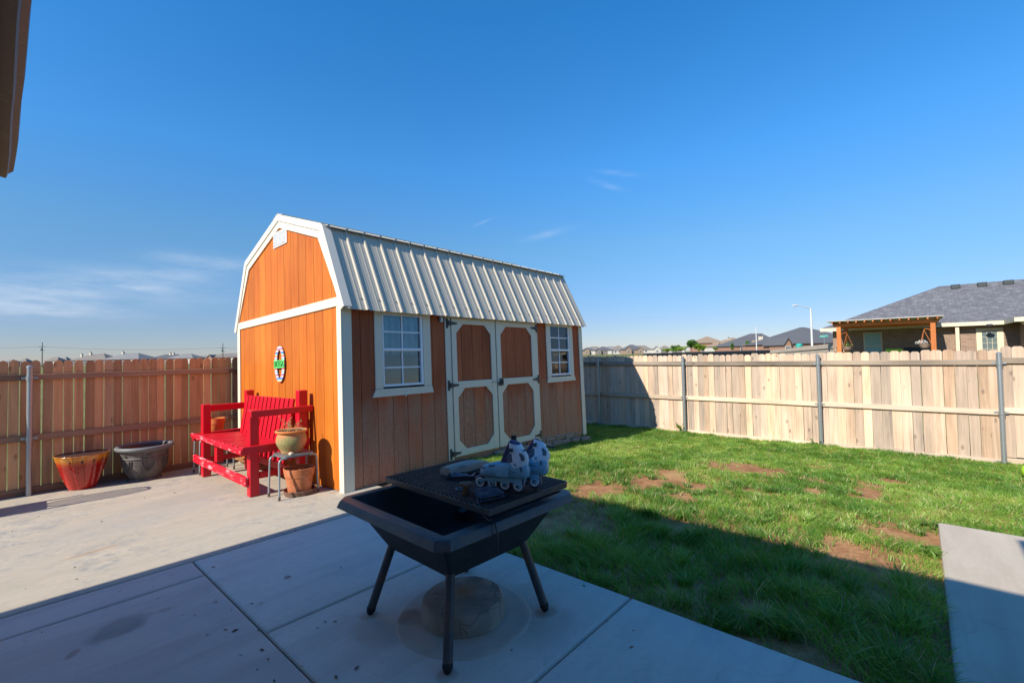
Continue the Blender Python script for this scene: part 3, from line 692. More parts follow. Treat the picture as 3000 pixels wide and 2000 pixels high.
# double doors
mb = MB(); mb.rbox(1.663, 1.772, -.022, -.001, .092, 2.287, .004); dt = S_('door_frame', mb, M['cream'])
mb = MB(); mb.rbox(3.818, 3.913, -.022, -.001, .002, 2.287, .004); S_('door_frame', mb, M['cream'])
mb = MB(); mb.rbox(1.772, 3.818, -.022, -.001, 2.254, 2.300, .004); S_('door_frame', mb, M['cream'])
mb = MB(); mb.box(1.70, 3.88, .012, .02, .10, 2.254); S_('door_void', mb, M['groove'])
def door(x0, x1, hinge_left):
    mb = MB(); mb.box(x0+.004, x1-.004, 0.004, .010, .132, 2.248); d = S_('door', mb, M['groove'])
    l, r = (x0+.098, x1-.115) if hinge_left else (x0+.112, x1-.104)
    y0, y1 = -.040, -.0185
    for a, b in ((x0+.002, l), (r, x1-.002)):
        mb = MB(); mb.rbox(a, b, y0, y1, .130, 2.250, .004); S_('stile', mb, M['cream'], d)
    for a, b in ((.130, .228), (1.160, 1.270), (2.160, 2.250)):
        mb = MB(); mb.rbox(l+.001, r-.001, y0+.001, y1, a, b, .004); S_('door_rail', mb, M['cream'], d)
    c = .142
    for (px, sx) in ((l, 1), (r, -1)):
        for (pz, sz) in ((2.160, -1), (1.160, -1), (.228, 1)):
            mb = MB(); mb.prism([(px, pz), (px+sx*c, pz), (px, pz+sz*c)], 'xz', y0+.0025, y1); S_('corner_gusset', mb, M['cream'], d)
    wd = (r-l+.02)/3.4; x = l-.01-random.uniform(0, .12)
    while x < r+.01:
        a, b = max(x, l-.01)+.0035, min(x+.235, r+.01)-.0035
        if b-a > .02:
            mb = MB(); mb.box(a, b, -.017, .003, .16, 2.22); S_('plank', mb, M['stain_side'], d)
        x += .235
    for z in (2.165, 1.215, .185):                      # tee hinges
        hx = x0-.075 if hinge_left else x1+.075; s = 1 if hinge_left else -1
        mb = MB(); mb.cbox((hx, -.043 if False else -.026, z), (.036, .008, .155))
        mb.prism([(hx+s*.02, z+.036), (hx+s*.19, z+.010), (hx+s*.19, z-.010), (hx+s*.02, z-.036)], 'xz', -.046, -.0405)
        mb.tube([(hx+s*.022, -.036, z-.04), (hx+s*.022, -.036, z+.04)], .009, 8); S_('hinge', mb, M['black_iron'], d)
    return d
d1 = door(1.775, 2.748, True); d2 = door(2.764, 3.815, False)
mb = MB(); mb.cbox((2.845, -.046, 1.215), (.075, .010, .12)); mb.tube([(2.845, -.05, 1.215), (2.845, -.085, 1.215)], .012, 10); mb.tube([(2.845, -.085, 1.165), (2.845, -.085, 1.265)], .012, 10); mb.cbox((2.80, -.055, 1.185), (.05, .02, .05)); S_('door_handle', mb, M['black_iron'], d2, smooth=True)
mb = MB(); mb.tube([(2.66, -.05, 1.222), (2.80, -.05, 1.222)], .007, 8); mb.cbox((2.66, -.044, 1.222), (.05, .008, .04)); S_('bolt', mb, M['galv'], d1, smooth=True)
mb = MB(); mb.cbox((1.588, -.018, 2.215), (.06, .035, .075)); mb.cbox((1.588, -.040, 2.215), (.035, .012, .045)); S_('outlet_box', mb, M['galv'])
for x, z in ((.92, 1.16), (4.62, 1.165)):               # loose end of curtain cord / hook under each sill
    mb = MB(); mb.tube([(x-.03, -.034, z-.03), (x-.015, -.045, z-.045), (x+.01, -.05, z), (x+.035, -.045, z+.03)], .004, 6); S_('sill_hook', mb, M['white_vinyl'])
# skids and rim joist under the boards
mb = MB(); mb.rbox(1.663, 3.93, .004, .12, -.005, .124, .004); S_('threshold', mb, M['lumber'])
for yy in (.55, 1.75, 2.95):
    mb = MB(); mb.rbox(.35, L_-.05, yy, yy+.14, -.12, .03, .004); S_('skid', mb, M['lumber'])
mb = MB(); mb.rbox(.4, L_-.01, .10, .16, -.13, .0, .004); S_('skid', mb, M['lumber'])

# oval name sign hung on the gable
sg = thing('name_sign', 'striped oval letter sign with a green name plate hung on the orange gable', 'sign', mt=SM)
t = NT('sign_stripes'); z = t.sep(t.coord('Object'))[2]
cols = [(.72, .70, .62), (.70, .12, .20), (.74, .58, .22), (.10, .42, .60), (.12, .14, .50), (.74, .70, .68), (.70, .26, .16), (.30, .22, .55), (.72, .72, .70), (.14, .44, .50)]
f = t.math('FRACT', t.math('MULTIPLY', z, 5.2)); c = t.ramp(f, [(i/10, cols[i]) for i in range(10)], 'CONSTANT'); t.bsdf(c, .5, spec=.3); M['stripes'] = t.m
M['lime'] = plain('lime_plate', (.12, .62, .16), .5); M['dkgreen'] = plain('green_letter', (.015, .16, .02), .5)
mb = MB(); N = 48; cy, cz = 1.815, 1.6425
for i in range(N):
    tt = 2*PI*i/N
    for (ry, rz_) in ((.178, .272), (.095, .215)):
        for xx in (-.030, -.018): mb.v.append((xx, cy+ry*math.cos(tt), cz+rz_*math.sin(tt)))
for i in range(N):
    a, b = i*4, ((i+1) % N)*4
    mb.f += [(a, b, b+2, a+2), (a+1, a+3, b+3, b+1), (a, a+1, b+1, b), (a+2, b+2, b+3, a+3)]
S_('letter_ring', mb, M['stripes'], sg)
mb = MB(); mb.rbox(-.040, -.0305, cy-.182, cy+.182, cz-.060, cz+.060, .004); pl = S_('name_plate', mb, M['lime'], sg)
def text_mesh(s, size, ext):
    cu = bpy.data.curves.new('t', 'FONT'); cu.body = s; cu.size = size; cu.extrude = ext; cu.align_x = 'CENTER'; cu.align_y = 'CENTER'; cu.resolution_u = 3
    o = bpy.data.objects.new('t', cu); COL.objects.link(o); bpy.context.view_layer.update()
    me = bpy.data.meshes.new_from_object(o.evaluated_get(bpy.context.evaluated_depsgraph_get())); bpy.data.objects.remove(o); bpy.data.curves.remove(cu); return me
me = text_mesh('ORTEGA', .125, .002); me.materials.clear(); me.materials.append(M['dkgreen'])
xs_ = [v.co.x for v in me.vertices]; kx = .335/(max(xs_)-min(xs_))
me.transform(Matrix(((0, 0, -1, -.0425), (-kx, 0, 0, cy), (0, 1, 0, cz), (0, 0, 0, 1))))
lt = bpy.data.objects.new('lettering', me); COL.objects.link(lt); lt.parent = pl; PM[lt.name] = SM

# rough blocks shoring the far end
M['block'] = plain('tan_block', (.36, .27, .20), .95, spec=.15, bumpk=.5, scale=30, var=.3)
M['redbrick'] = plain('red_brick', (.42, .13, .07), .95, spec=.15, bumpk=.4)
def block_mesh(seed, lx=.29, ly=.17, lz=.105):
    r = random.Random(seed); mb = MB(); nx_, nz_ = 5, 3
    mb.rbox(-lx/2, lx/2, -ly/2, ly/2, 0, lz, .022); me = mb.mesh('edging_block', M['block'])
    for v_ in me.vertices:
        v_.co.x += r.uniform(-.012, .012); v_.co.y += r.uniform(-.014, .010); v_.co.z += r.uniform(-.004, .004)
    import bmesh
    b = bmesh.new(); b.from_mesh(me); bmesh.ops.recalc_face_normals(b, faces=b.faces); b.to_mesh(me); b.free(); return me
bms = [block_mesh(i) for i in range(4)]
def place_block(x, y, z, rz, label, group, name='edging_block'):
    o = bpy.data.objects.new(name, random.choice(bms)); COL.objects.link(o); o.location = (x, y, z); o.rotation_euler = (0, 0, rz); tag(o, label, 'block', group); return o
ORD = ['nearest the far corner', 'second from the far corner', 'third from the far corner', 'fourth from the far corner', 'fifth from the far corner', 'sixth from the far corner', 'seventh from the far corner', 'eighth from the far corner', 'nearest the shed doors']
for i in range(9): place_block(5.62+i*.315+random.uniform(-.01, .01), 5.34+random.uniform(-.015, .015)-.05*(i == 8), lawnz(5.6+i*.315), random.uniform(-.06, .06), 'rough tan block in the bottom course under the shed, '+ORD[8-i], 'lower course of blocks under the shed')
for i in range(8): place_block(5.80+i*.315+random.uniform(-.012, .012), 5.40+random.uniform(-.012, .012), lawnz(5.8+i*.315)+.107, random.uniform(-.05, .05), 'rough tan block in the top course under the shed, '+(ORD[7-i] if i else ORD[8]), 'upper course of blocks under the shed')
bk = bpy.data.objects.new('red_brick', None); bpy.data.objects.remove(bk)
mb = MB(); mb.rbox(6.33, 6.55, 5.285, 5.385, lawnz(6.4)+.1, lawnz(6.4)+.165, .006); tag(obj('red_brick', mb, M['redbrick']), 'single red brick among the tan blocks below the shed doors', 'brick')

# ------------------------------------------------------------------ red bench
t = NT('red_paint'); v = t.coord('Object', (1, 1, 1), 17.0); n1 = t.noise(v, 4.2, 5, .65, .4); n2 = t.noise(v, 30, 5, .7); gr = t.noise(t.coord('Object', (6, 6, 45), 9.0), 1, 4)
c = t.mix(t.math('MULTIPLY', n1, .5), (.62, .005, .022), (.42, .003, .014))
wear = t.ramp(t.math('ADD', t.math('MULTIPLY', n1, .62), t.math('MULTIPLY', n2, .38)), [(.70, 0.0), (.72, 1.0)])
c = t.mix(t.math('MULTIPLY', wear, .7), c, (.68, .42, .50))
t.bsdf(c, .38, bump=t.bump(n2, .12, .003), spec=.5); M['red'] = t.m
t = NT('red_paint_worn'); v = t.coord('Object', (1, 1, 1), 17.0); n1 = t.noise(v, 3.2, 3, .55, .3); n2 = t.noise(t.coord('Object', (24, 2.6, 24), 5.0), 1.6, 3, .6)
c = t.mix(t.math('MULTIPLY', n1, .5), (.62, .006, .024), (.45, .004, .018))
wear = t.ramp(t.math('ADD', t.math('MULTIPLY', n1, .45), t.math('MULTIPLY', n2, .55)), [(.52, 0.0), (.58, 1.0)])
c = t.mix(t.math('MULTIPLY', wear, .8), c, (.70, .40, .44)); t.bsdf(c, .55, bump=t.bump(n2, .2, .003), spec=.35); M['red_worn'] = t.m
bn = thing('bench', 'large red painted slatted bench with worn white edges against the orange gable', 'bench', (2.4, 7.15, slabz(7.15)))
def B(name, x0, x1, y0, y1, z0, z1, m='red', b=.008):
    mb = MB(); mb.rbox(x0, x1, y0, y1, z0, z1, b); return obj(name, mb, M[m], bn)
Y0, Y1 = 6.165, 8.075                                    # inner line of the near posts / far posts' near face
B('leg', 2.075, 2.185, Y0, Y0+.105, slabz(Y0), 1.005); B('leg', 2.075, 2.185, Y1, Y1+.105, slabz(Y1), .965)
B('leg', 2.672, 2.790, Y0, Y0+.105, slabz(Y0), 1.205); B('leg', 2.672, 2.790, Y1, Y1+.105, slabz(Y1), 1.14)
B('armrest', 2.075, 2.845, Y0-.042, Y0-.002, .915, 1.000); B('armrest', 2.10, 2.70, Y1+.107, Y1+.147, .845, .945)
B('side_rail', 1.975, 2.80, Y0-.042, Y0-.002, .470, .572); B('side_rail', 1.975, 2.80, Y1+.107, Y1+.147, .425, .535)
B('seat_front', 1.955, 1.990, Y0-.045, Y1+.150, .482, .545, 'red_worn')
B('stretcher', 2.028, 2.072, Y0+.02, Y1+.33, .075, .190, 'red_worn'); B('stretcher', 2.69, 2.73, Y0+.11, Y1-.01, .05, .15)
B('stretcher', 2.19, 2.665, Y0+.005, Y0+.045, .150, .232); B('stretcher', 2.19, 2.665, Y1+.06, Y1+.10, .085, .165)
B('center_support', 2.075, 2.165, 7.44, 7.54, .192, .470); B('seat_beam', 2.18, 2.22, Y0+.11, Y1-.01, .40, .48); B('seat_beam', 2.60, 2.64, Y0+.11, Y1-.01, .36, .45)
ns = 12; pitch = (Y1-Y0+.03)/ns
for i in range(ns):                                       # seat boards run front to back, dipping a little
    a = Y0+.02+i*pitch; q = .0022*(i % 3)
    mb = MB(); dx = .60
    mb.rbox(0, dx+.03, a+.024, a+pitch-.024, -.038, 0, .008, Matrix.Translation((1.992, 0, .556-.028*(a-6.2)/1.9+q)) @ Matrix.Rotation(R(3.2), 4, 'Y')); obj('seat_slat', mb, M['red'], bn)
for i in range(ns):                                       # back boards, leaning
    a = Y0+.115+i*(Y1-Y0-.12)/ns; pw = (Y1-Y0-.12)/ns
    mb = MB(); mb.rbox(-.018, .018, a+.024, a+pw-.024, -.27, .60, .007, Matrix.Translation((2.575, 0, .50-.03*(a-6.2)/1.9)) @ Matrix.Rotation(R(9.5), 4, 'Y')); obj('back_slat', mb, M['red'], bn)
B('back_rail', 2.682, 2.722, Y0+.107, Y1-.002, .80, .90); B('back_rail', 2.60, 2.64, Y0+.107, Y1-.002, .28, .36)

# ------------------------------------------------------------------ metal stools, pots
M['stool'] = plain('painted_steel', (.33, .37, .40), .42, .35, .5, .05, 50, .3)
M['stool_top'] = plain('stool_top_steel', (.26, .29, .32), .35, .45, .5, .08, 22, .4)
M['rustfoot'] = plain('rubber_foot', (.12, .09, .07), .8)
def stool(cx, cy, half, top, label, group):
    zb = slabz(cy); s = thing('stool', label, 'stool', (cx, cy, zb), 0, group)
    mb = MB(); ring = []; r_ = .055
    for sx, sy, a0 in ((1, 1, 0), (-1, 1, 90), (-1, -1, 180), (1, -1, 270)):
        for k in range(6):
            a = R(a0+k*18); ring.append((cx+sx*(half-r_)+r_*math.cos(a), cy+sy*(half-r_)+r_*math.sin(a)))
    mb.prism(ring, 'xy', top-.022, top); obj('stool_top', mb, M['stool_top'], s)
    for sx in (-1, 1):
        for sy in (-1, 1):
            x0, y0 = cx+sx*(half-.02), cy+sy*(half-.05); xe, ye = cx+sx*(half+.045), cy+sy*(half-.03)
            pts = [(x0-sx*.03, y0, top-.032), (x0+sx*.012, y0, top-.033)]
            for k in range(1, 6):
                a = k/5*PI/2; pts.append((x0+sx*(.012+.045*math.sin(a)), y0, top-.033-.045*(1-math.cos(a))))
            pts += [(xe, ye, slabz(ye)+.03)]
            mb = MB(); mb.tube(pts, .0115, 10); lg = obj('leg', mb, M['stool'], s, smooth=True)
            mb = MB(); mb.tube([(xe, ye, slabz(ye)), (xe, ye, slabz(ye)+.045)], .0145, 10); obj('foot', mb, M['rustfoot'], lg, smooth=True)
    return s
stool(2.463, 5.842, .188, .468, 'small grey metal stool in front of the orange wall carrying a painted clay pot', 'grey metal stools')
stool(2.335, 8.49, .19, .43, 'grey metal stool half hidden behind the far arm of the red bench', 'grey metal stools')
def terracotta(name, cols, dust=.3):
    t = NT(name); v = t.coord('Object'); n = t.noise(v, 9, 6, .65); n2 = t.noise(v, 60, 3)
    c = t.ramp(n, [(.3, cols[0]), (.5, cols[1]), (.7, cols[2])]); c = t.mix(t.math('MULTIPLY', t.ramp(n, [(.55, 0.0), (.75, 1.0)]), dust), c, (.55, .38, .28))
    t.bsdf(c, .85, bump=t.bump(n2, .15, .003), spec=.2); return t.m
M['terra'] = terracotta('terracotta', [(.36, .115, .05), (.47, .165, .075), (.55, .22, .11)])
M['terra_o'] = terracotta('terracotta_orange', [(.50, .15, .045), (.60, .20, .06), (.66, .25, .09)], .1)
M['saucer'] = terracotta('saucer_clay', [(.13, .07, .05), (.19, .105, .075), (.26, .15, .11)])
M['potsoil'] = plain('pot_soil', (.10, .065, .045), .95, spec=.1, bumpk=.8, scale=60)
t = NT('painted_pot'); v = t.coord('Object'); g3 = t.sep(v); n = t.noise(v, 7, 5, .6, .8); n2 = t.noise(v, 55, 3)
c = t.ramp(n, [(.36, (.22, .21, .075)), (.45, (.36, .29, .13)), (.50, (.52, .22, .10)), (.64, (.55, .23, .10))])
rr = t.math('SQRT', t.math('ADD', t.math('POWER', g3[0], 2.0), t.math('POWER', g3[1], 2.0)))
ang = t.math('ARCTAN2', g3[1], g3[0])
band = t.math('MULTIPLY', t.math('GREATER_THAN', g3[2], .055), t.math('LESS_THAN', g3[2], .205))
br = t.n('ShaderNodeTexBrick'); cc = t.n('ShaderNodeCombineXYZ'); t.l(t.math('MULTIPLY', ang, 1.0), cc.inputs[0]); t.l(t.math('MULTIPLY', g3[2], 4.6), cc.inputs[1]); t.l(cc.outputs[0], br.inputs['Vector'])
br.inputs['Scale'].default_value = 1.9; br.inputs['Mortar Size'].default_value = .022; br.offset = .25; br.squash = .5; br.squash_frequency = 3; br.inputs['Color1'].default_value = (0, 0, 0, 1); br.inputs['Color2'].default_value = (0, 0, 0, 1); br.inputs['Mortar'].default_value = (1, 1, 1, 1)
front = t.ramp(t.math('COSINE', t.math('ADD', ang, 2.3)), [(.45, 0.0), (.7, 1.0)])
zon = t.math('MULTIPLY', band, front)
c = t.mix(t.math('MULTIPLY', zon, .55), c, (.30, .27, .11))
c = t.mix(t.math('MULTIPLY', t.math('MULTIPLY', br.outputs['Color'], zon), .6), c, (.13, .10, .05))
t.bsdf(c, .8, bump=t.bump(t.math('ADD', t.math('MULTIPLY', br.outputs['Color'], t.math('MULTIPLY', zon, -1.0)), t.math('MULTIPLY', n2, .2)), .4, .004), spec=.25); M['painted'] = t.m
# painted pot with dry stems
PX, PY, PZ = 2.449, 5.864, .469
pp = thing('flower_pot', 'round-bellied painted clay pot with dried stems on the small stool', 'flower pot', (PX, PY, PZ))
mb = MB(); mb.lathe([(.095, 0), (.115, .004), (.118, .02), (.145, .065), (.170, .115), (.176, .150), (.170, .195), (.156, .228), (.154, .245), (.172, .252), (.184, .262), (.185, .272), (.176, .279), (.160, .277), (.148, .262), (.146, .235), (.02, .230)], (PX, PY, PZ), 48)
obj('pot_body', mb, M['painted'], pp, smooth=50)
mb = MB(); mb.lathe([(.162, .2765), (.176, .2795), (.1865, .272), (.1855, .260), (.172, .2505), (.156, .243)], (PX, PY, PZ), 48, caps=False); obj('pot_rim', mb, M['terra_o'], pp, smooth=60)
mb = MB(); N = 14; mb.v.append((PX, PY, PZ+.262))
for i in range(3):
    for k in range(24): mb.v.append((PX+(.05+.047*i)*math.cos(k*PI/12), PY+(.05+.047*i)*math.sin(k*PI/12), PZ+.255+random.uniform(-.012, .012)))
for k in range(24): mb.f.append((0, 1+k, 1+(k+1) % 24))
for i in range(2):
    for k in range(24): mb.f.append((1+i*24+k, 1+(i+1)*24+k, 1+(i+1)*24+(k+1) % 24, 1+i*24+(k+1) % 24))
obj('soil', mb, M['potsoil'], pp, smooth='all', fix=False)
M['dry'] = plain('dry_stem', (.46, .33, .17), .9, spec=.1, var=.5)
mb = MB()
for i in range(46):
    a = random.uniform(0, 2*PI); r0 = random.uniform(.02, .14); x, y = PX+r0*math.cos(a), PY+r0*math.sin(a); hgt = random.choice([.04, .06, .09, .13, .17])*random.uniform(.7, 1.15)
    lean = random.uniform(-.5, .5), random.uniform(-.5, .5); pts = []
    for k in range(5): q = k/4; pts.append((x+lean[0]*hgt*q*q+random.uniform(-.006, .006), y+lean[1]*hgt*q*q+random.uniform(-.006, .006), PZ+.25+hgt*q))
    mb.tube(pts, [.0028, .0025, .002, .0016, .001], 4)
    if hgt > .1:
        for k in range(7):
            p = pts[random.choice([2, 3, 4])]; mb.tube([p, (p[0]+random.uniform(-.02, .02), p[1]+random.uniform(-.02, .02), p[2]+random.uniform(.002, .025))], [.0016, .0035], 4)
obj('dried_stems', mb, M['dry'], pp)
mb = MB(); mb.lathe([(.001, 0), (.018, .001), (.026, .012), (.022, .026), (.010, .036), (.001, .037)], (2.375, 5.70, .4685), 9, lambda t_, i, z: 1+.22*math.sin(2*t_+i)+.1*math.sin(5*t_)); tag(obj('stone', mb, plain('pale_stone', (.62, .54, .38), .9), smooth=False), 'small pale stone lying on the stool next to the painted pot', 'stone')
# terracotta pot in its saucer
TX, TY, TZ = 2.512, 5.79, slabz(5.79)
sa = MB(); sa.lathe([(.16, 0), (.168, .003), (.182, .05), (.187, .064), (.178, .066), (.165, .022), (.02, .020)], (2.515, 5.80, TZ), 40); tag(obj('saucer', sa, M['saucer'], smooth=True), 'dark clay saucer under the terracotta pot below the small stool', 'saucer')
tp = thing('flower_pot', 'empty terracotta pot with a ringed rim standing in a saucer under the stool', 'flower pot', (TX, TY, TZ+.021))
mb = MB(); mb.lathe([(.122, 0), (.128, .004), (.160, .205), (.166, .209), (.170, .222), (.167, .232), (.172, .236), (.182, .300), (.183, .308), (.174, .311), (.166, .304), (.158, .225), (.122, .03), (.02, .028)], (TX, TY, TZ+.021), 48); obj('pot_body', mb, M['terra'], tp, smooth=40)
mb = MB(); mb.lathe([(.155, .2), (.154, .203), (.02, .196)], (TX, TY, TZ+.0), 32); obj('soil', mb, M['potsoil'], tp)
op = thing('flower_pot', 'orange clay pot on the stool behind the red bench, by the fence', 'flower pot', (2.345, 8.45, .43))
mb = MB(); mb.lathe([(.09, 0), (.095, .005), (.120, .19), (.128, .195), (.133, .265), (.133, .275), (.122, .276), (.115, .19), (.09, .03), (.02, .03)], (2.345, 8.45, .431), 40); obj('pot_body', mb, M['terra_o'], op, smooth=40)
mb = MB(); mb.lathe([(.115, .17), (.113, .173), (.02, .168)], (2.345, 8.45, .431), 32); obj('soil', mb, M['potsoil'], op)
# glazed red pot: flat twisting facets, ochre running into red
t = NT('sunset_glaze'); z = t.sep(t.coord('Object'))[2]; n = t.noise(t.coord('Object', (6, 6, 1)), 3, 4)
f = t.math('ADD', t.math('DIVIDE', z, .50), t.math('MULTIPLY', t.math('SUBTRACT', n, .5), .16))
c = t.ramp(f, [(.10, (.50, .024, .014)), (.66, (.34, .013, .010)), (.77, (.44, .06, .012)), (.89, (.62, .25, .03)), (.96, (.58, .23, .03)), (1.0, (.34, .10, .02))])
t.bsdf(c, .14, spec=.6, Coat_Weight=.5, Coat_Roughness=.08); M['glaze'] = t.m
M['pot_dark'] = plain('pot_inside', (.06, .025, .018), .5)
RX, RY = .835, 8.965; RZ = slabz(RY)
rp = thing('planter', 'glossy red and ochre fluted planter beside the left fence post', 'planter', (RX, RY, RZ))
def flute(n, depth, twist):
    def f_(t_, i, z):
        a = ((t_+twist*z)*n/(2*PI)) % 1.0
        return 1 - depth*(a if a < .92 else (1-a)*11.5)
    return f_
pr = [(.135, 0), (.142, .006)] + [(.145+.152*(q**.8), .012+.468*q) for q in [i/14 for i in range(15)]]
mb = MB(); mb.lathe(pr, (RX, RY, RZ), 180, lambda t_, i, z: flute(13, .095*min(1, max(0, (.485-z)/.06)), .35)(t_, i, z)); mb.f.pop()
obj('planter_body', mb, M['glaze'], rp, smooth=16)
mb = MB(); mb.lathe([(.297, .480), (.301, .487), (.298, .494), (.288, .494), (.280, .482)], (RX, RY, RZ), 64, caps=False); obj('planter_rim', mb, M['glaze'], rp, smooth='all')
mb = MB(); mb.lathe([(.287, .49), (.278, .47), (.235, .33), (.17, .12), (.02, .11)], (RX, RY, RZ), 48); obj('planter_inside', mb, M['pot_dark'], rp, smooth=True)
# grey urn with rolled rim, band and swag relief
t = NT('grey_resin'); v = t.coord('Object'); n = t.noise(v, 5, 6, .65); st_ = t.noise(t.coord('Object', (14, 14, 3)), 1.5, 5, .65)
c = t.ramp(t.math('ADD', t.math('MULTIPLY', n, .5), t.math('MULTIPLY', st_, .5)), [(.34, (.065, .06, .058)), (.5, (.11, .10, .095)), (.68, (.18, .165, .155))])
t.bsdf(c, .6, bump=t.bump(st_, .15, .004), spec=.35); M['urn'] = t.m
M['urn_rim'] = plain('grey_resin_rim', (.17, .18, .19), .5, spec=.4, var=.3, scale=20)
GX, GY = 1.522, 8.845; GZ = slabz(GY)
gp = thing('planter', 'wide dark grey urn planter with a rolled rim standing by the fence', 'planter', (GX, GY, GZ))
mb = MB(); mb.lathe([(.19, 0), (.205, .006), (.207, .028), (.188, .042), (.20, .06), (.235, .13), (.262, .22), (.274, .30), (.277, .335), (.286, .340), (.290, .350), (.286, .360), (.280, .364), (.286, .40), (.300, .448), (.312, .462)], (GX, GY, GZ), 64); mb.f.pop(); obj('urn_body', mb, M['urn'], gp, smooth=45)
mb = MB(); mb.lathe([(.305, .455), (.335, .458), (.353, .470), (.361, .490), (.357, .508), (.342, .520), (.322, .521), (.300, .512), (.292, .498)], (GX, GY, GZ), 64); mb.f = mb.f[:-2]; obj('urn_rim', mb, M['urn_rim'], gp, smooth='all')
mb = MB(); mb.lathe([(.303, .512), (.285, .46), (.262, .34), (.20, .14), (.02, .13)], (GX, GY, GZ), 48); mb.f = mb.f[:-2]+mb.f[-1:]; obj('urn_inside', mb, M['pot_dark'], gp, smooth=True)
M['pinkred'] = plain('red_liner', (.50, .06, .07), .5)
mb = MB(); mb.lathe([(.235, .30), (.252, .405), (.258, .412), (.250, .415), (.225, .32), (.02, .31)], (GX, GY, GZ), 48); mb.f = mb.f[:-2]+mb.f[-1:]; obj('red_liner', mb, M['pinkred'], gp, smooth=True)
for k in range(6):                                        # raised swags on the belly
    a0 = k*PI/3+.5
    mb = MB()
    for wv in (.0, .06):
        pts = []
        for q in range(13):
            s = q/12; a = a0+(s-.5)*(.62-wv*4); zz = .345-wv*.1-.17*math.sin(PI*s)**.7*(1-wv*3)-.02
            r_ = .262-.0+ (zz-.20)*.13+.006
            if zz < .2: r_ = .262-(.2-zz)*.36+.006
            pts.append((GX+r_*math.cos(a), GY+r_*math.sin(a), GZ+zz))
        mb.tube(pts, .0065, 6)
    for q in range(-2, 3):
        a = a0+q*.045; mb.tube([(GX+.291*math.cos(a0), GY+.291*math.sin(a0), GZ+.372), (GX+.298*math.cos(a), GY+.298*math.sin(a), GZ+.412-abs(q)*.008)], [.005, .008], 6)
    obj('swag_relief', mb, M['urn'], gp, smooth=True)
# mesh patio chair just out of frame on the left: its shadow lies on the slab
t = NT('sling_mesh'); wv = t.n('ShaderNodeTexChecker'); t.l(t.coord('Object'), wv.inputs['Vector']); wv.inputs['Scale'].default_value = 340
tr = t.n('ShaderNodeBsdfTransparent'); df = t.n('ShaderNodeBsdfDiffuse'); df.inputs[0].default_value = (.10, .10, .10, 1); ms = t.n('ShaderNodeMixShader'); ms.inputs[0].default_value = .50
t.l(tr.outputs[0], ms.inputs[1]); t.l(df.outputs[0], ms.inputs[2]); t.l(ms.outputs[0], t.o.inputs[0]); M['sling'] = t.m
ch = thing('patio_chair', 'mesh sling patio chair at the left edge casting a long shadow on the slab', 'chair', (-.33, 8.3, slabz(8.3)))
M['chairframe'] = plain('chair_frame', (.10, .09, .08), .5, .3); z0 = slabz(8.3)
def backpt(q, y): return (-.13+.105*q+.0*q, y, z0+.40+.66*q)
mb = MB(); ring = []
for k in range(33):
    a = 2*PI*k/32; ring.append(backpt(.5+.5*math.sin(a), 8.20+.24*(abs(math.cos(a))**.7)*(1 if math.cos(a) > 0 else -1)))
mb.tube(ring, .012, 8, False); obj('back_frame', mb, M['chairframe'], ch, smooth=True)
mb = MB(); mb.v = ring[:-1]; mb.f = [tuple(range(32))]; obj('back_sling', mb, M['sling'], ch, fix=False)
mb = MB(); mb.rbox(-.62, -.13, 7.98, 8.52, z0+.36, z0+.43, .02); obj('seat', mb, M['chairframe'], ch)
for y in (7.98, 8.52):
    for x in (-.60, -.16):
        mb = MB(); mb.tube([(x, y, z0), (x+.02, y, z0+.38), (x+.02, y, z0+.60)], .013, 8); obj('leg', mb, M['chairframe'], ch, smooth=True)
    mb = MB(); mb.rbox(-.63, -.06, y-.022, y+.022, z0+.6, z0+.625, .008); obj('armrest', mb, M['chairframe'], ch)

# ------------------------------------------------------------------ black fire pit table
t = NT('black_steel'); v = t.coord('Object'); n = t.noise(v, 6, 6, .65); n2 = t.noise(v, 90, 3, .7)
c = t.ramp(n, [(.36, (.026, .032, .042)), (.50, (.044, .048, .056)), (.64, (.085, .055, .042))]); c = t.mix(t.math('MULTIPLY', t.ramp(t.math('ADD', t.math('MULTIPLY', n, .6), t.math('MULTIPLY', n2, .4)), [(.54, 0.0), (.66, 1.0)]), .55), c, (.13, .06, .032))  # brown blotches: rust, plus the rim's brownish reflection painted into the colour
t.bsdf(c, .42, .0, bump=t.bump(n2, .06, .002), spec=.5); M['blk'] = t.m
t = NT('sooty_steel'); v = t.coord('Object'); n = t.noise(v, 8, 6, .65); t.bsdf(t.ramp(n, [(.4, (.012, .013, .015)), (.7, (.03, .026, .024))]), .6, spec=.4); M['soot'] = t.m
t = NT('rusty_mesh'); v = t.coord('Object'); n = t.noise(v, 9, 6, .65); t.bsdf(t.ramp(n, [(.36, (.040, .036, .040)), (.50, (.075, .048, .040)), (.66, (.15, .065, .038))]), .55, .2, spec=.5); M['mesh'] = t.m
PCX, PCY, PRZ = 1.978, 2.256, -.035
pm_ = Matrix.Translation((PCX, PCY, 0)) @ Matrix.Rotation(PRZ, 4, 'Z')
pit = thing('fire_pit_table', 'black steel fire pit table with splayed pipe legs standing on the shaded patio', 'fire pit', mt=pm_)
def octloops(loops, closed=False):
    mb = MB()
    for a, c, z in loops:
        mb.v += [(a-c, a, z), (-a+c, a, z), (-a, a-c, z), (-a, -a+c, z), (-a+c, -a, z), (a-c, -a, z), (a, -a+c, z), (a, a-c, z)]
    for i in range(len(loops)-1):
        for k in range(8): mb.f.append((i*8+k, i*8+(k+1) % 8, (i+1)*8+(k+1) % 8, (i+1)*8+k))
    return mb
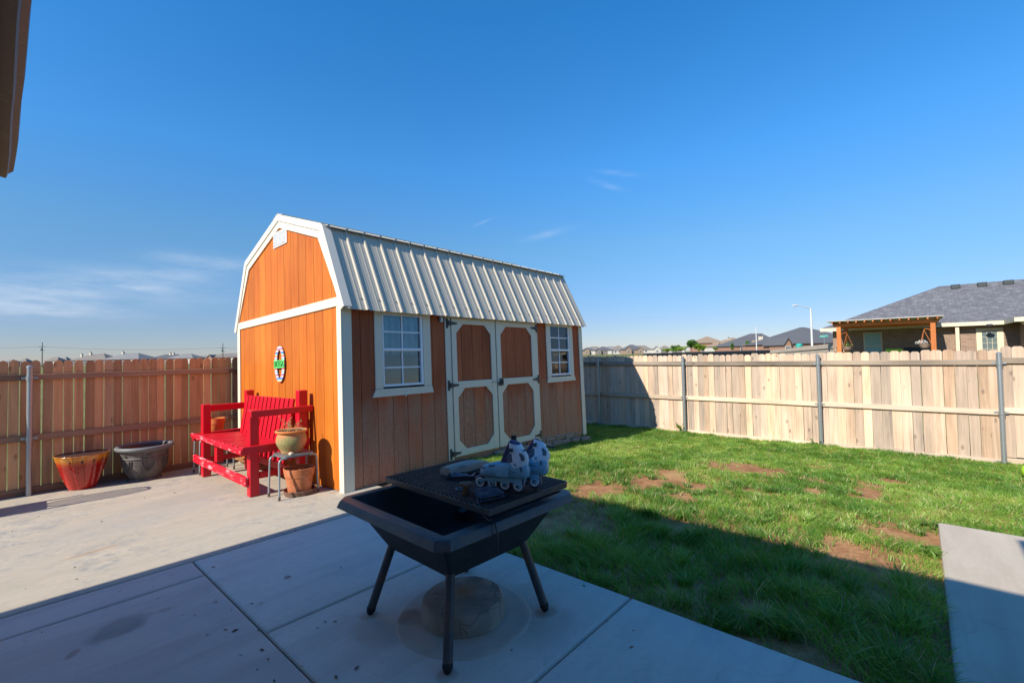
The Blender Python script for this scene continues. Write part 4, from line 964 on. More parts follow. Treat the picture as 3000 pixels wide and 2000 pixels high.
obj('rim', octloops([(.470, .004, .69), (.474, .004, .724), (.480, .004, .731), (.530, .050, .731), (.541, .055, .727), (.548, .056, .716), (.562, .060, .682), (.554, .058, .680), (.520, .05, .700), (.470, .004, .69)]), M['blk'], pit, local=True, smooth=20)
b = octloops([(.468, .004, .70), (.300, .004, .425), (.308, .012, .408), (.478, .02, .698)]); b.f.append(tuple(range(8, 16))); b.f.append(tuple(range(16, 24))); obj('bowl', b, M['soot'], pit, local=True, smooth=20)
for (fx, fy), (sx, sy) in zip([(1.581, 2.654), (1.540, 1.852), (2.321, 1.816), (2.365, 2.607)], [(-1, 1), (-1, -1), (1, -1), (1, 1)]):
    top_ = pm_ @ Vector((sx*.275, sy*.275, .50)); ft = Vector((fx, fy, .0)); d = (top_-ft).normalized()
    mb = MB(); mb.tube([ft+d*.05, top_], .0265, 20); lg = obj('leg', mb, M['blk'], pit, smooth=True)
    mb = MB(); mb.tube([ft+d*.004, ft+d*.012, ft+d*.030, ft+d*.052], [.012, .019, .0275, .0285], 18); obj('foot_cap', mb, M['soot'], lg, smooth=True)
# grate
gm = Matrix.Translation((2.066, 2.190, .787)) @ Matrix.Rotation(-.034, 4, 'Z')
gr = thing('grill_grate', 'rusty black expanded mesh grate laid across the fire pit table', 'grate', mt=gm)
HU, HV = .346, .507
mb = MB()
ring = []
for sx, sy, a0, r_ in ((1, 1, 0, .012), (-1, 1, 90, .012), (-1, -1, 180, .004), (1, -1, 270, .03)):
    for k in range(5):
        a = R(a0+k*22.5); ring.append((sx*(HU-r_)+r_*math.cos(a), sy*(HV-r_)+r_*math.sin(a)))
n = len(ring); k_ = .978
for s_, z in ((1, 0), (1, .034), (.982, .034), (.982, .004), (.93, .004), (.93, 0)):
    mb.v += [(x*s_ if s_ == 1 else x-math.copysign((1-s_)*HU, x), y if s_ == 1 else y-math.copysign((1-s_)*HU, y), z) for x, y in ring]
for i in range(5):
    for k in range(n): mb.f.append((i*n+k, i*n+(k+1) % n, (i+1)*n+(k+1) % n, (i+1)*n+k))
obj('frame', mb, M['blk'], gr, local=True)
mb = MB(); sd_ = Vector((.42, 1)).normalized(); sp = Vector((sd_.y, -sd_.x)); wx, wy = HU-.012, HV-.012; q = -.75; i = 0
while q < .75:                                            # slanted strands with short ties between
    t0, t1 = -2., 2.; o_ = sp*q
    for c_, d_, w_ in ((o_.x, sd_.x, wx), (o_.y, sd_.y, wy)):
        a_, b_ = sorted(((-w_-c_)/d_, (w_-c_)/d_)); t0 = max(t0, a_); t1 = min(t1, b_)
    if t1-t0 > .01:
        T_ = Matrix(((sd_.x, sp.x, 0, o_.x), (sd_.y, sp.y, 0, o_.y), (0, 0, 1, 0), (0, 0, 0, 1)))
        mb.box(t0, t1, -.0028, .0028, .0285, .0350, T_); y = math.ceil(t0/.034)*.034+(i % 2)*.017
        while y < t1-.012: mb.box(y-.002, y+.002, .0028, .0137, .029, .0325, T_); y += .034
    q += .0165; i += 1
tag(obj('mesh_strands', mb, M['mesh'], gr, local=True, fix=False), kind='stuff')
for sy in (-1, 1):
    mb = MB(); mb.box(-HU+.02, HU-.02, sy*(HV-.10)-.015, sy*(HV-.10)+.015, -.002, .0275); obj('cross_bar', mb, M['soot'], gr, local=True)
for sx in (-1, 1):
    mb = MB(); mb.box(sx*(HU-.12)-.012, sx*(HU-.12)+.012, -HV+.14, HV-.03, -.054, -.0025); obj('support_bar', mb, M['soot'], gr, local=True)
GZ0 = .8215
# weathered board
wm = Matrix.Translation((2.013, 2.408, GZ0)) @ Matrix.Rotation(math.atan2(.02, .375), 4, 'Z')
M['greywood'] = wood('grey_wood', [(.17, .125, .10), (.32, .245, .205), (.44, .355, .30), (.28, .2, .16), (.36, .29, .25)], axis=0, rnd_amt=.1, bumpk=.5)
mb = MB(); N = 14
for i in range(N+1):
    q = i/N; x = .40*q; wl = .052+.012*math.sin(q*3)-.006*q; tw = .052*(1 if q < .55 else 1-((q-.55)/.45)**2*.62)+random.uniform(-.0015, .0015); ln = .01*math.sin(q*4)
    ring = [(-wl, 0), (wl+ln, 0), (wl+ln+.002, tw*.35), (wl*.85+ln, tw*.86), (wl*.4, tw), (-wl*.6, tw*1.02), (-wl*.95, tw*.8), (-wl-.002, tw*.3)]
    mb.v += [(x+random.uniform(-.004, .004)*(i in (0, N)), a+random.uniform(-.001, .001), b) for a, b in ring]
for i in range(N):
    for k in range(8): mb.f.append((i*8+k, i*8+(k+1) % 8, i*8+8+(k+1) % 8, i*8+8+k))
mb.f += [tuple(range(8))[::-1], tuple(range(N*8, N*8+8))]
mb.v = [tuple(wm @ Vector(p)) for p in mb.v]
tag(obj('wood_board', mb, M['greywood'], smooth=30), 'short weathered grey board lying on the grate of the fire pit', 'board')
# dark tray with odd tools
M['gun'] = plain('gunmetal', (.05, .055, .065), .45, .5); M['bluegrey'] = plain('blue_grey_metal', (.16, .20, .25), .45, .6)
tm = Matrix.Translation((2.045, 2.268, GZ0)) @ Matrix.Rotation(R(-50), 4, 'Z')
tr_ = thing('tool_tray', 'low dark metal tray of small tools between the board and the skates', 'tray', mt=tm)
mb = MB(); mb.rbox(-.10, .11, -.055, .055, 0, .004, .001); mb.box(-.10, .11, -.055, -.052, .004, .022); mb.box(-.10, .11, .052, .055, .004, .022); mb.box(-.10, -.097, -.052, .052, .004, .022); mb.box(.107, .11, -.052, .052, .004, .022); obj('tray', mb, M['gun'], tr_, local=True)
for k in range(5):
    mb = MB(); a = random.uniform(-.8, .8); c = Vector((random.uniform(-.06, .06), random.uniform(-.03, .03), .010+.004*k)); d = Vector((math.cos(a), math.sin(a), 0))*random.uniform(.03, .05)
    mb.tube([c-d, c+d], .005, 8); mb.lathe([(.006, -.004), (.012, -.004), (.012, .004), (.006, .004)], tuple(c+d), 12); obj('hand_tool', mb, M['bluegrey'], tr_, local=True, smooth=True)
mb = MB(); mb.tube([(2.11, 2.22, GZ0+.026), (2.02, 2.165, GZ0+.035), (1.985, 2.33, GZ0+.045)], .002, 6); tag(obj('wire_skewer', mb, M['galv']), 'thin bright wire lying beside the weathered board on the grate', 'wire')
# wooden mushroom knob
M['knob'] = wood('brown_wood', [(.10, .045, .025), (.17, .08, .045), (.24, .12, .07), (.1, .05, .03), (.2, .1, .06)], rnd_amt=.1, knots=False)
mb = MB(); mb.lathe([(.020, 0), (.0215, .004), (.0205, .045), (.022, .050), (.040, .052), (.0415, .056), (.0415, .062), (.039, .066), (.005, .067)], (1.812, 1.985, GZ0), 28); tag(obj('wooden_spool', mb, M['knob'], smooth=True), 'small brown wooden spool standing on the grate near the dark pouch', 'spool')
mb = MB(); rg = [(1.848+.022*math.cos(a), 2.083+.022*math.sin(a), GZ0+.006) for a in [2*PI*k/20 for k in range(21)]]; mb.tube(rg, .0042, 8, False); tag(obj('metal_ring', mb, M['bluegrey'], smooth=True), 'small grey metal ring on the grate next to the wooden spool', 'ring')
# folded pouch and its cord
t = NT('navy_cloth'); n = t.noise(t.coord('Object'), 14, 4); n2 = t.noise(t.coord('Object'), 400, 2); t.bsdf(t.ramp(n, [(.35, (.014, .018, .034)), (.65, (.028, .034, .062))]), .75, bump=t.bump(n2, .3, .001), spec=.25, Sheen_Weight=.15); M['navy'] = t.m
pq = [Vector((1.735, 1.790)), Vector((1.900, 1.748)), Vector((1.975, 1.905)), Vector((1.835, 1.965))]
po = thing('folded_pouch', 'folded dark navy cloth pouch on the front corner of the grate', 'pouch', (1.88, 1.87, GZ0))
def pillow(z0, z1, grow, name):
    mb = MB(); N = 12
    for side in (0, 1):
        for i in range(N+1):
            for j in range(N+1):
                a, b = i/N, j/N; p = pq[0]*(1-a)*(1-b)+pq[1]*a*(1-b)+pq[2]*a*b+pq[3]*(1-a)*b
                c = sum(pq, Vector((0, 0)))/4; p = c+(p-c)*grow
                e = 1-max(abs(2*a-1), abs(2*b-1))**4; e2 = e**.5
                zz = (z0+z1)/2 + (1 if side else -1)*(z1-z0)/2*e2
                zz += side*.004*math.sin(a*9+b*5)*e+side*.003*math.sin(b*13-a*4)*e
                mb.v.append((p.x+.002*math.sin(b*11), p.y+.002*math.sin(a*13), GZ0+max(zz, .0005)))
    q = (N+1)**2
    for sd in (0, 1):
        for i in range(N):
            for j in range(N):
                a = sd*q+i*(N+1)+j; mb.f.append((a, a+1, a+N+2, a+N+1))
    return obj(name, mb, M['navy'], po, smooth='all')
pillow(0, .020, 1.0, 'lower_fold'); pillow(.017, .038, .95, 'upper_fold')
mb = MB(); mb.tube([(1.80, 1.83, GZ0+.03), (1.748, 1.826, GZ0+.014), (1.722, 1.79, GZ0+.004), (1.716, 1.765, .80), (1.726, 1.755, .765), (1.752, 1.745, .742), (1.765, 1.735, .7365), (1.762, 1.722, .7355), (1.757, 1.700, .725), (1.752, 1.684, .690), (1.749, 1.678, .64), (1.749, 1.690, .59)], .0050, 8); obj('cord', mb, M['gun'], po, smooth=True)
# short black pipe at the back rim
P = Vector((0, 0, EYE)) + ray(1505, 1276)*((2.488)/ray(1505, 1276).x)
mb = MB(); px_, py_ = P.x, P.y
mb.lathe([(.020, 0), (.0205, P.z-.731-.004), (.021, P.z-.731), (.0175, P.z-.731), (.0172, .02)], (px_, py_, .7315), 24); tag(obj('black_pipe', mb, M['soot'], smooth=True), 'short black pipe standing upright on the back rim behind the roller skates', 'pipe')

# ------------------------------------------------------------------ inline skates
t = NT('skate_teal'); n = t.noise(t.coord('Object'), 12, 4); t.bsdf(t.ramp(n, [(.35, (.15, .31, .40)), (.65, (.22, .40, .50))]), .35, spec=.5); M['teal'] = t.m
M['sk_white'] = plain('skate_white', (.70, .72, .76), .35, spec=.5); M['sk_purple'] = plain('skate_purple', (.06, .045, .12), .8); M['sk_dark'] = plain('skate_dark', (.03, .035, .045), .5); M['sk_vent'] = plain('skate_vent', (.085, .115, .15), .6)
M['wheel'] = plain('wheel_purple', (.085, .055, .085), .4, spec=.5); M['hub'] = plain('wheel_hub', (.78, .84, .86), .4)
def make_skate(label):
    sk = thing('roller_skate', label, 'roller skate', (0, 0, 0), 0, 'pair of inline skates on the grate')
    def K(name, mb, m, parent=None, **k): return obj(name, mb, M[m], parent or sk, local=True, **k)
    for x in (0, .083, .166, .250):                      # local: x toe -> heel, z up
        mt = Matrix.Translation((x, 0, .0405)) @ Matrix.Rotation(PI/2, 4, 'X')
        mb = MB(); mb.lathe([(.027, -.011), (.033, -.0115), (.0385, -.007), (.0405, 0), (.0385, .007), (.033, .0115), (.027, .011)], (0, 0, 0), 32, mt=mt); wh = K('wheel', mb, 'wheel', smooth=True)
        mb = MB()
        for s in (-1, 1):
            mb.lathe([(.0275, s*.0105), (.0285, s*.0128), (.0215, s*.0135), (.021, s*.010)], (0, 0, 0), 28, mt=mt)
            for k in range(8):
                a = k*PI/4; mb.add([(.008*math.cos(a-.25), .008*math.sin(a-.25), s*.0118), (.008*math.cos(a+.25), .008*math.sin(a+.25), s*.0118), (.023*math.cos(a+.14), .023*math.sin(a+.14), s*.0120), (.023*math.cos(a-.14), .023*math.sin(a-.14), s*.0120)], [(0, 1, 2, 3)], mt)
        mb.lathe([(.0085, -.0128), (.0085, .0128)], (0, 0, 0), 14, mt=mt); K('hub', mb, 'hub', wh, fix=False)
        mb = MB(); mb.lathe([(.0062, -.0225), (.0062, .0225)], (0, 0, 0), 12, mt=mt); K('axle', mb, 'sk_dark', wh)
    for s in (-1, 1):                                    # frame rails with scallops between the wheels
        out = [(-.014, .035), (-.010, .050)]
        out += [(.02, .064), (.06, .070), (.10, .080), (.20, .082), (.27, .094), (.276, .060), (.268, .034)]
        low = [(.258, .032), (.242, .033), (.228, .056), (.188, .058), (.175, .034), (.158, .033), (.144, .055), (.106, .057), (.091, .034), (.075, .033), (.060, .052), (.024, .052), (.009, .034), (-.006, .031)]
        mb = MB(); mb.prism(out+low, 'xz', s*.0165-.0025, s*.0165+.0025); K('frame_rail', mb, 'teal')
    def loft(secs, name, m, n=20, pw=2.6, parent=None):
        mb = MB()
        for (x, y0, z0, z1, hw, lean) in secs:
            for k in range(n):
                a = 2*PI*k/n; ca, sa = math.cos(a), math.sin(a)
                e = lambda q: math.copysign(abs(q)**(2/pw), q)
                mb.v.append((x+lean*(e(sa)), y0+hw*e(ca), (z0+z1)/2+(z1-z0)/2*e(sa)))
        for i in range(len(secs)-1):
            for k in range(n): mb.f.append((i*n+k, i*n+(k+1) % n, (i+1)*n+(k+1) % n, (i+1)*n+k))
        mb.f += [tuple(range(n))[::-1], tuple(range((len(secs)-1)*n, len(secs)*n))]
        return K(name, mb, m, parent, smooth=50)
    sh = loft([(.008, 0, .088, .108, .012, 0), (.012, 0, .082, .128, .028, 0), (.030, 0, .078, .146, .041, 0), (.065, 0, .076, .158, .046, 0), (.105, 0, .076, .168, .046, 0), (.145, 0, .076, .176, .043, 0), (.185, 0, .077, .178, .040, 0), (.225, 0, .078, .182, .040, 0), (.270, 0, .080, .182, .040, 0), (.300, 0, .086, .174, .035, 0), (.314, 0, .100, .155, .022, 0)], 'boot_shell', 'teal')
    def horiz(secs, name, m, n=24, parent=None, top_open=False):
        mb = MB()
        for (z, cx, rx, ry, tilt) in secs:
            for k in range(n):
                a = 2*PI*k/n; mb.v.append((cx+rx*math.cos(a), ry*math.sin(a), z+tilt*math.cos(a)))
        for i in range(len(secs)-1):
            for k in range(n): mb.f.append((i*n+k, i*n+(k+1) % n, (i+1)*n+(k+1) % n, (i+1)*n+k))
        mb.f.append(tuple(range(n))[::-1]); mb.f.append(tuple(range((len(secs)-1)*n, len(secs)*n)))
        return K(name, mb, m, parent, smooth=50)
    cu = horiz([(.150, .254, .055, .0410, .012), (.175, .256, .059, .0430, .012), (.205, .254, .058, .0425, .010), (.235, .246, .051, .0415, .004), (.262, .238, .043, .0405, -.004), (.284, .232, .036, .0395, -.008)], 'cuff', 'sk_white')
    horiz([(.20, .240, .045, .036, 0), (.27, .234, .034, .0345, -.006), (.290, .231, .031, .033, -.009), (.293, .231, .026, .028, -.009)], 'liner', 'sk_purple')
    mb = MB(); mb.prism([(.145, .172), (.185, .168), (.215, .262), (.212, .298), (.203, .296)], 'xz', -.024, .024); K('tongue', mb, 'sk_purple')
    for s in (-1, 1):                                    # vents, bolt, ribs on both flanks
        y = s*.0445
        def flank(poly, dy, name='vent', m='sk_vent'):
            mb = MB(); mb.prism(poly, 'xz', min(s*(dy-.006), s*dy), max(s*(dy-.006), s*dy)); K(name, mb, m)
        flank([(.276, .190), (.306, .196), (.302, .222), (.280, .236), (.268, .228)], .0375)
        flank([(.196, .176), (.232, .182), (.226, .226), (.206, .232), (.194, .212)], .0388)
        flank([(.278, .128), (.291, .138), (.286, .160), (.274, .156)], .0408)
        flank([(.212, .128), (.252, .122), (.252, .126), (.212, .132)], .0425)
        flank([(.030, .128), (.052, .138), (.052, .143), (.026, .134)], .0425); flank([(.075, .142), (.110, .148), (.118, .157), (.080, .153)], .0420)
        flank([(.120, .110), (.160, .128), (.215, .150), (.20, .096), (.13, .094)], .0445, 'side_brace', 'teal')
        mb = MB(); mb.lathe([(.009, 0), (.009, .004), (.006, .006)], (0, 0, 0), 16, mt=Matrix.Translation((.246, s*.0435, .170)) @ Matrix.Rotation(-s*PI/2, 4, 'X')); K('ankle_bolt', mb, 'teal')
    mb = MB()
    for k in range(17):
        a = R(95+k*10.5); mb.v += [(.243+.0515*math.cos(a), .0445*math.sin(a), .240), (.243+.0515*math.cos(a), .0445*math.sin(a), .258), (.243+.0485*math.cos(a), .0425*math.sin(a), .240), (.243+.0485*math.cos(a), .0425*math.sin(a), .258)]
    for k in range(16): a = k*4; mb.f += [(a, a+4, a+5, a+1), (a+1, a+5, a+7, a+3), (a, a+2, a+6, a+4)]
    K('buckle_strap', mb, 'sk_purple')
    mb = MB(); mb.rbox(-.015, .015, -.004, .004, -.011, .011, .003, Matrix.Translation((.222, -.043, .250)) @ Matrix.Rotation(R(-12), 4, 'Z')); mb.rbox(-.015, .015, -.004, .004, -.011, .011, .003, Matrix.Translation((.222, .043, .250))); K('buckle', mb, 'gun')
    mb = MB(); mb.tube([(.292, -.020, .250), (.318, -.026, .252), (.338, -.028, .246), (.352, -.026, .252)], [.0055, .005, .0045, .003], 6); K('loose_strap', mb, 'sk_dark')
    return sk
sk1 = make_skate('white and teal inline skate standing in profile at the front of the pair')
def sk_m(x, y, dx, dy): a = math.atan2(dy, dx); return Matrix.Translation((x, y, GZ0)) @ Matrix.Rotation(a, 4, 'Z')
m1 = sk_m(1.951, 2.004, .288, -.957)
d2_ = Vector((.25, -.968)).normalized(); h2_ = Vector((2.120, 1.728)); t2_ = h2_-d2_*.25
m2 = sk_m(t2_.x, t2_.y, d2_.x, d2_.y) @ Matrix.Translation((0, 0, .006)) @ Matrix.Rotation(R(-27), 4, 'X')
sk2 = dup(sk1, m2, 'second white and teal inline skate, partly hidden behind the other one')
sk1.matrix_world = m1

# ------------------------------------------------------------------ grass
patches = [(4.95, 3.02, .42, .36), (5.46, 2.78, .34, .30), (7.52, 2.02, .38, .55), (6.37, 2.69, .26, .20), (5.9, 2.55, .18, .3), (5.24, 2.18, .20, .22), (7.43, 1.15, .12, .28), (7.45, .55, .35, .16), (6.9, .55, .2, .12), (8.17, .34, .14, .25),
           (5.46, .12, .26, .33), (4.54, .42, .28, .25), (3.45, 2.75, .34, .26), (4.06, 2.75, .26, .22), (4.3, 1.78, .13, .2), (3.24, .85, .09, .09), (2.92, .62, .07, .25), (3.25, 3.05, .2, .26), (3.75, 2.35, .22, .16), (6.2, 1.6, .12, .2), (5.9, 2.15, .2, .14), (6.75, 1.05, .14, .1), (8.6, 1.2, .16, .2), (3.2, 3.6, .4, .5), (4.2, 4.3, .6, .5)]
def smooth_noise(u, v, s, seed):
    r = np.random.default_rng(seed); G = r.uniform(0, 1, (128, 128)); x = u/s; y = v/s
    xi = np.floor(x).astype(int); yi = np.floor(y).astype(int); fx = x-xi; fy = y-yi; fx = fx*fx*(3-2*fx); fy = fy*fy*(3-2*fy)
    g = lambda a, b: G[(xi+a) % 128, (yi+b) % 128]
    return (g(0, 0)*(1-fx)+g(1, 0)*fx)*(1-fy)+(g(0, 1)*(1-fx)+g(1, 1)*fx)*fy
def lawn_field(u, v):
    n1 = smooth_noise(u, v, .30, 1); n2 = smooth_noise(u, v, .11, 2); n3 = smooth_noise(u, v, 1.1, 3); n4 = smooth_noise(u, v, .055, 4)
    bare = np.zeros_like(u)
    for cx, cy, rx, ry in patches:
        q = ((u-cx)/rx)**2+((v-cy)/ry)**2; bare = np.maximum(bare, np.clip(1.6-q*.85+(n2-.5)*2.4+(n1-.5)*1.6+(n4-.5)*1.5, 0, 1))
    return n1, n2, n3, bare
def make_grass():
    zones = [(2.83, 4.9, 2900, .0060, 1.0), (4.9, 7.2, 3600, .0068, .9), (7.2, 10.93, 3700, .0078, .8)]
    U, V, Wd, Ls = [], [], [], []
    for a, b, den, wd, ls in zones:
        n = int((b-a)*(8.9+1.9)*den); u = rng.uniform(a, b, n); v = rng.uniform(-1.9, 8.9, n)
        keep = (v > -.14*u-.25) & ((u > 5.80) | (v > -.065)) & ((u > 8.27) | (v < 5.36)) & ~((u < 3.6) & (v > 4.3))
        U.append(u[keep]); V.append(v[keep]); Wd.append(np.full(keep.sum(), wd)); Ls.append(np.full(keep.sum(), ls))
    u = np.concatenate(U); v = np.concatenate(V); wd = np.concatenate(Wd); ls = np.concatenate(Ls)
    n1, n2, n3, bare = lawn_field(u, v)
    near = np.clip((5.6-u)/2.2, 0, 1)
    dens = np.clip(.45+.9*n2+.35*n1, 0, 1)*(1-bare)
    dens *= np.where(near > .3, np.clip((n2*.6+n1*.6-.10)*2.6, .25, 1), 1)
    k = rng.uniform(0, 1, len(u)) < dens
    u, v, wd, ls, n1, n2, n3, near, bare = (x[k] for x in (u, v, wd, ls, n1, n2, n3, near, bare))
    # ragged tufts: blades fanning out from a crown
    TU, TV, TL, TA, TS, TW = [], [], [], [], [], []
    for a, b, per, nb, l0, wd_ in ((2.86, 4.6, 20, 70, .115, .0068), (4.6, 6.4, 15, 62, .085, .0074), (6.4, 8.8, 7, 50, .065, .0082)):
        m = int((b-a)*7.5*per); cu = rng.uniform(a, b, m); cv = rng.uniform(-1.5, 6, m)
        _, _, _, br_ = lawn_field(cu, cv); kp = (cv > -.14*cu-.2) & ((cu > 5.85) | (cv > -.03)) & (cv < 5.3) & ~((cu < 3.6) & (cv > 4.3)) & (rng.uniform(0, 1, m) > br_*.93)
        for x_, y_ in zip(cu[kp], cv[kp]):
            kk = int(nb*rng.uniform(.5, 1.3)); R_ = rng.uniform(.035, .085); aa = rng.uniform(0, 2*PI, kk); rr_ = R_*np.sqrt(rng.uniform(0, 1, kk))
            TU.append(x_+rr_*np.cos(aa)); TV.append(y_+rr_*np.sin(aa)); TL.append(l0*rng.uniform(.55, 1.25)*rng.uniform(.6, 1.15, kk)); TA.append(aa+rng.normal(0, .45, kk)); TS.append(np.full(kk, rng.uniform(-.42, .42))); TW.append(np.full(kk, wd_))
    nb0 = len(u); TU, TV, TL, TA, TS, TW = (np.concatenate(x) for x in (TU, TV, TL, TA, TS, TW))
    k2 = (TU > 2.835) & ((TV > -.07) | (TU > 5.80)); TU, TV, TL, TA, TS, TW = (x[k2] for x in (TU, TV, TL, TA, TS, TW))
    u = np.concatenate([u, TU]); v = np.concatenate([v, TV]); wd = np.concatenate([wd, TW]); n1, n2, n3, bare = lawn_field(u, v); near = np.clip((5.6-u)/2.2, 0, 1)
    n = len(u)
    tf = smooth_noise(u, v, .19, 12)
    hgt = (.026+.030*n2+.040*np.clip(tf*1.8-.5, 0, 1)+near*(.022+.085*np.clip(n1*1.7-.45, 0, 1)))*rng.uniform(.65, 1.25, n)
    edge = (u < 2.90) | ((v < 0.0) & (u < 5.8)); hgt[edge] *= .8
    ang = rng.uniform(0, 2*PI, n); tuft = smooth_noise(u, v, .24, 9)*4*PI
    la = np.where(rng.uniform(0, 1, n) < .55, tuft, ang); lean = hgt*rng.uniform(.25, 1.05, n)*(1+.3*near)
    hgt[nb0:] = TL; la[nb0:] = TA; ang[nb0:] = TA+PI/2+rng.normal(0, .5, n-nb0); lean[nb0:] = TL*rng.uniform(.35, 1.15, n-nb0)
    wd = wd*rng.uniform(.7, 1.25, n)
    z0 = np.array([lawnz(a, b) for a, b in zip(u, v)])-.008
    px_, py_ = np.cos(ang), np.sin(ang); lx, ly = np.cos(la), np.sin(la)
    verts = np.zeros((n, 7, 3))
    for i, (q, wk) in enumerate(((0, 1), (.4, .9), (.75, .55))):
        cx = u+lx*lean*q*q; cy = v+ly*lean*q*q; cz = z0+hgt*(q*1.05-.18*q*q)
        for s, j in ((-1, 2*i), (1, 2*i+1)):
            verts[:, j, 0] = cx+s*px_*wd*.5*wk; verts[:, j, 1] = cy+s*py_*wd*.5*wk; verts[:, j, 2] = cz
    verts[:, 6, 0] = u+lx*lean; verts[:, 6, 1] = v+ly*lean; verts[:, 6, 2] = z0+hgt*(.87)
    base = (np.arange(n)*7)[:, None]
    quads = np.concatenate([base+np.array([[0, 1, 3, 2]]), base+np.array([[2, 3, 5, 4]])], 0); tris = base+np.array([[4, 5, 6]])
    me = bpy.data.meshes.new('grass'); nv = n*7; nl = len(quads)*4+len(tris)*3
    me.vertices.add(nv); me.vertices.foreach_set('co', verts.reshape(-1)); me.loops.add(nl)
    me.loops.foreach_set('vertex_index', np.concatenate([quads.reshape(-1), tris.reshape(-1)]).astype(np.int32))
    npoly = len(quads)+len(tris); me.polygons.add(npoly)
    st_ = np.concatenate([np.arange(len(quads))*4, len(quads)*4+np.arange(len(tris))*3]).astype(np.int32); me.polygons.foreach_set('loop_start', st_)
    me.update(calc_edges=True)
    tint = np.clip(.52+.7*(n3-.5)-.75*np.clip(tf-.45, -.3, .5)+.25*(n1-.5)+rng.normal(0, .17, n)+np.concatenate([np.zeros(nb0), TS-.08]), 0, 1); dry = rng.uniform(0, 1, n) < (.045+.10*np.clip(bare*3, 0, 1)+.04*(n3 > .6))
    tint = np.where(dry, 1.5, tint)
    at = me.attributes.new('tint', 'FLOAT', 'POINT'); at.data.foreach_set('value', np.repeat(tint, 7).astype(np.float32))
    t = NT('grass_blade'); a = t.n('ShaderNodeAttribute', attribute_name='tint')
    c = t.ramp(t.math('DIVIDE', a.outputs['Fac'], 1.5), [(.0, (.105, .25, .04)), (.33, (.215, .39, .065)), (.62, (.335, .50, .10)), (.72, (.41, .52, .13)), (.9, (.62, .53, .28))])
    d = t.n('ShaderNodeBsdfPrincipled'); t.l(c, d.inputs['Base Color']); d.inputs['Roughness'].default_value = .38; d.inputs['Specular IOR Level'].default_value = .5
    tl = t.n('ShaderNodeBsdfTranslucent'); t.l(t.mix(1.0, c, (1.0, 1.0, .55), 'MULTIPLY'), tl.inputs[0]); ms = t.n('ShaderNodeMixShader'); ms.inputs[0].default_value = .45
    t.l(d.outputs[0], ms.inputs[1]); t.l(tl.outputs[0], ms.inputs[2]); t.l(ms.outputs[0], t.o.inputs[0]); me.materials.append(t.m)
    o = bpy.data.objects.new('grass', me); COL.objects.link(o); tag(o, 'patchy green lawn grass with bare soil spots', 'grass', kind='stuff')
    print('blades', n)
make_grass()
# broad-leaved weeds
t = NT('weed_leaf'); n = t.noise(t.coord('Object'), 20, 3); d = t.n('ShaderNodeBsdfPrincipled'); c = t.ramp(n, [(.35, (.10, .19, .02)), (.65, (.20, .30, .04))]); t.l(c, d.inputs['Base Color']); d.inputs['Roughness'].default_value = .5
tl = t.n('ShaderNodeBsdfTranslucent'); t.l(c, tl.inputs[0]); ms = t.n('ShaderNodeMixShader'); ms.inputs[0].default_value = .3; t.l(d.outputs[0], ms.inputs[1]); t.l(tl.outputs[0], ms.inputs[2]); t.l(ms.outputs[0], t.o.inputs[0]); M['weed'] = t.m
def weed(x, y, z, size, nleaf, label, up=.5):
    w_ = thing('weed', label, 'weed', (x, y, z), 0, 'weeds in the yard'); lb = MB(); sb = MB()
    for i in range(nleaf):
        a = i*2.4+random.uniform(-.3, .3); L = size*random.uniform(.6, 1.1); e = random.uniform(.15, .9)*up*1.4
        p0 = Vector((x, y, z+.01+size*.5*up*random.random())); d = Vector((math.cos(a)*math.cos(e), math.sin(a)*math.cos(e), math.sin(e))); sd = Vector((-math.sin(a), math.cos(a), 0))
        m0 = p0+d*L*.35; sb.tube([(x, y, z-.01), p0, m0], .0025, 4); pts = []
        for q, wq in ((0, .05), (.3, .30), (.6, .26), (1, .02)):
            c_ = m0+d*L*.65*q-Vector((0, 0, 1))*L*.18*q*q; pts += [c_-sd*L*wq*.7, c_+sd*L*wq*.7]
        b = len(lb.v); lb.v += [tuple(p) for p in pts]; lb.f += [(b, b+1, b+3, b+2), (b+2, b+3, b+5, b+4), (b+4, b+5, b+7, b+6)]
    obj('leaves', lb, M['weed'], w_, fix=False); obj('stems', sb, M['weed'], w_)
weed(5.86, -.02, lawnz(5.9), .10, 9, 'bright weed at the inner corner of the sunny walkway')
weed(2.97, .88, -.05, .10, 9, 'low dark weed at the patio edge in the shaded grass', .35)
weed(2.95, 1.76, -.05, .07, 7, 'small yellowish weed at the patio edge right of the fire pit', .4)
weed(10.86, 4.33, lawnz(10.8)-.01, .27, 10, 'small upright weed growing at the foot of a fence post', 1.0)
weed(10.80, 1.62, lawnz(10.8)-.01, .15, 8, 'little weed left of the middle fence post on the sunny lawn', .8)
weed(5.0, -.03, lawnz(5.0), .13, 9, 'pale weed at the walkway edge beside the bare red soil')
bp = on_z(3030, 1386, -.20); t = NT('lime_ball'); t.bsdf((.36, .62, .03), .5); mb = MB(); r_ = .125
mb.lathe([(r_*math.sin(PI*k/14)+.0005, -r_*math.cos(PI*k/14)) for k in range(15)], (bp.x, bp.y, lawnz(bp.x)+r_-.01), 28); tag(obj('ball', mb, t.m, smooth='all'), 'lime green ball on the lawn by the last fence post', 'ball')

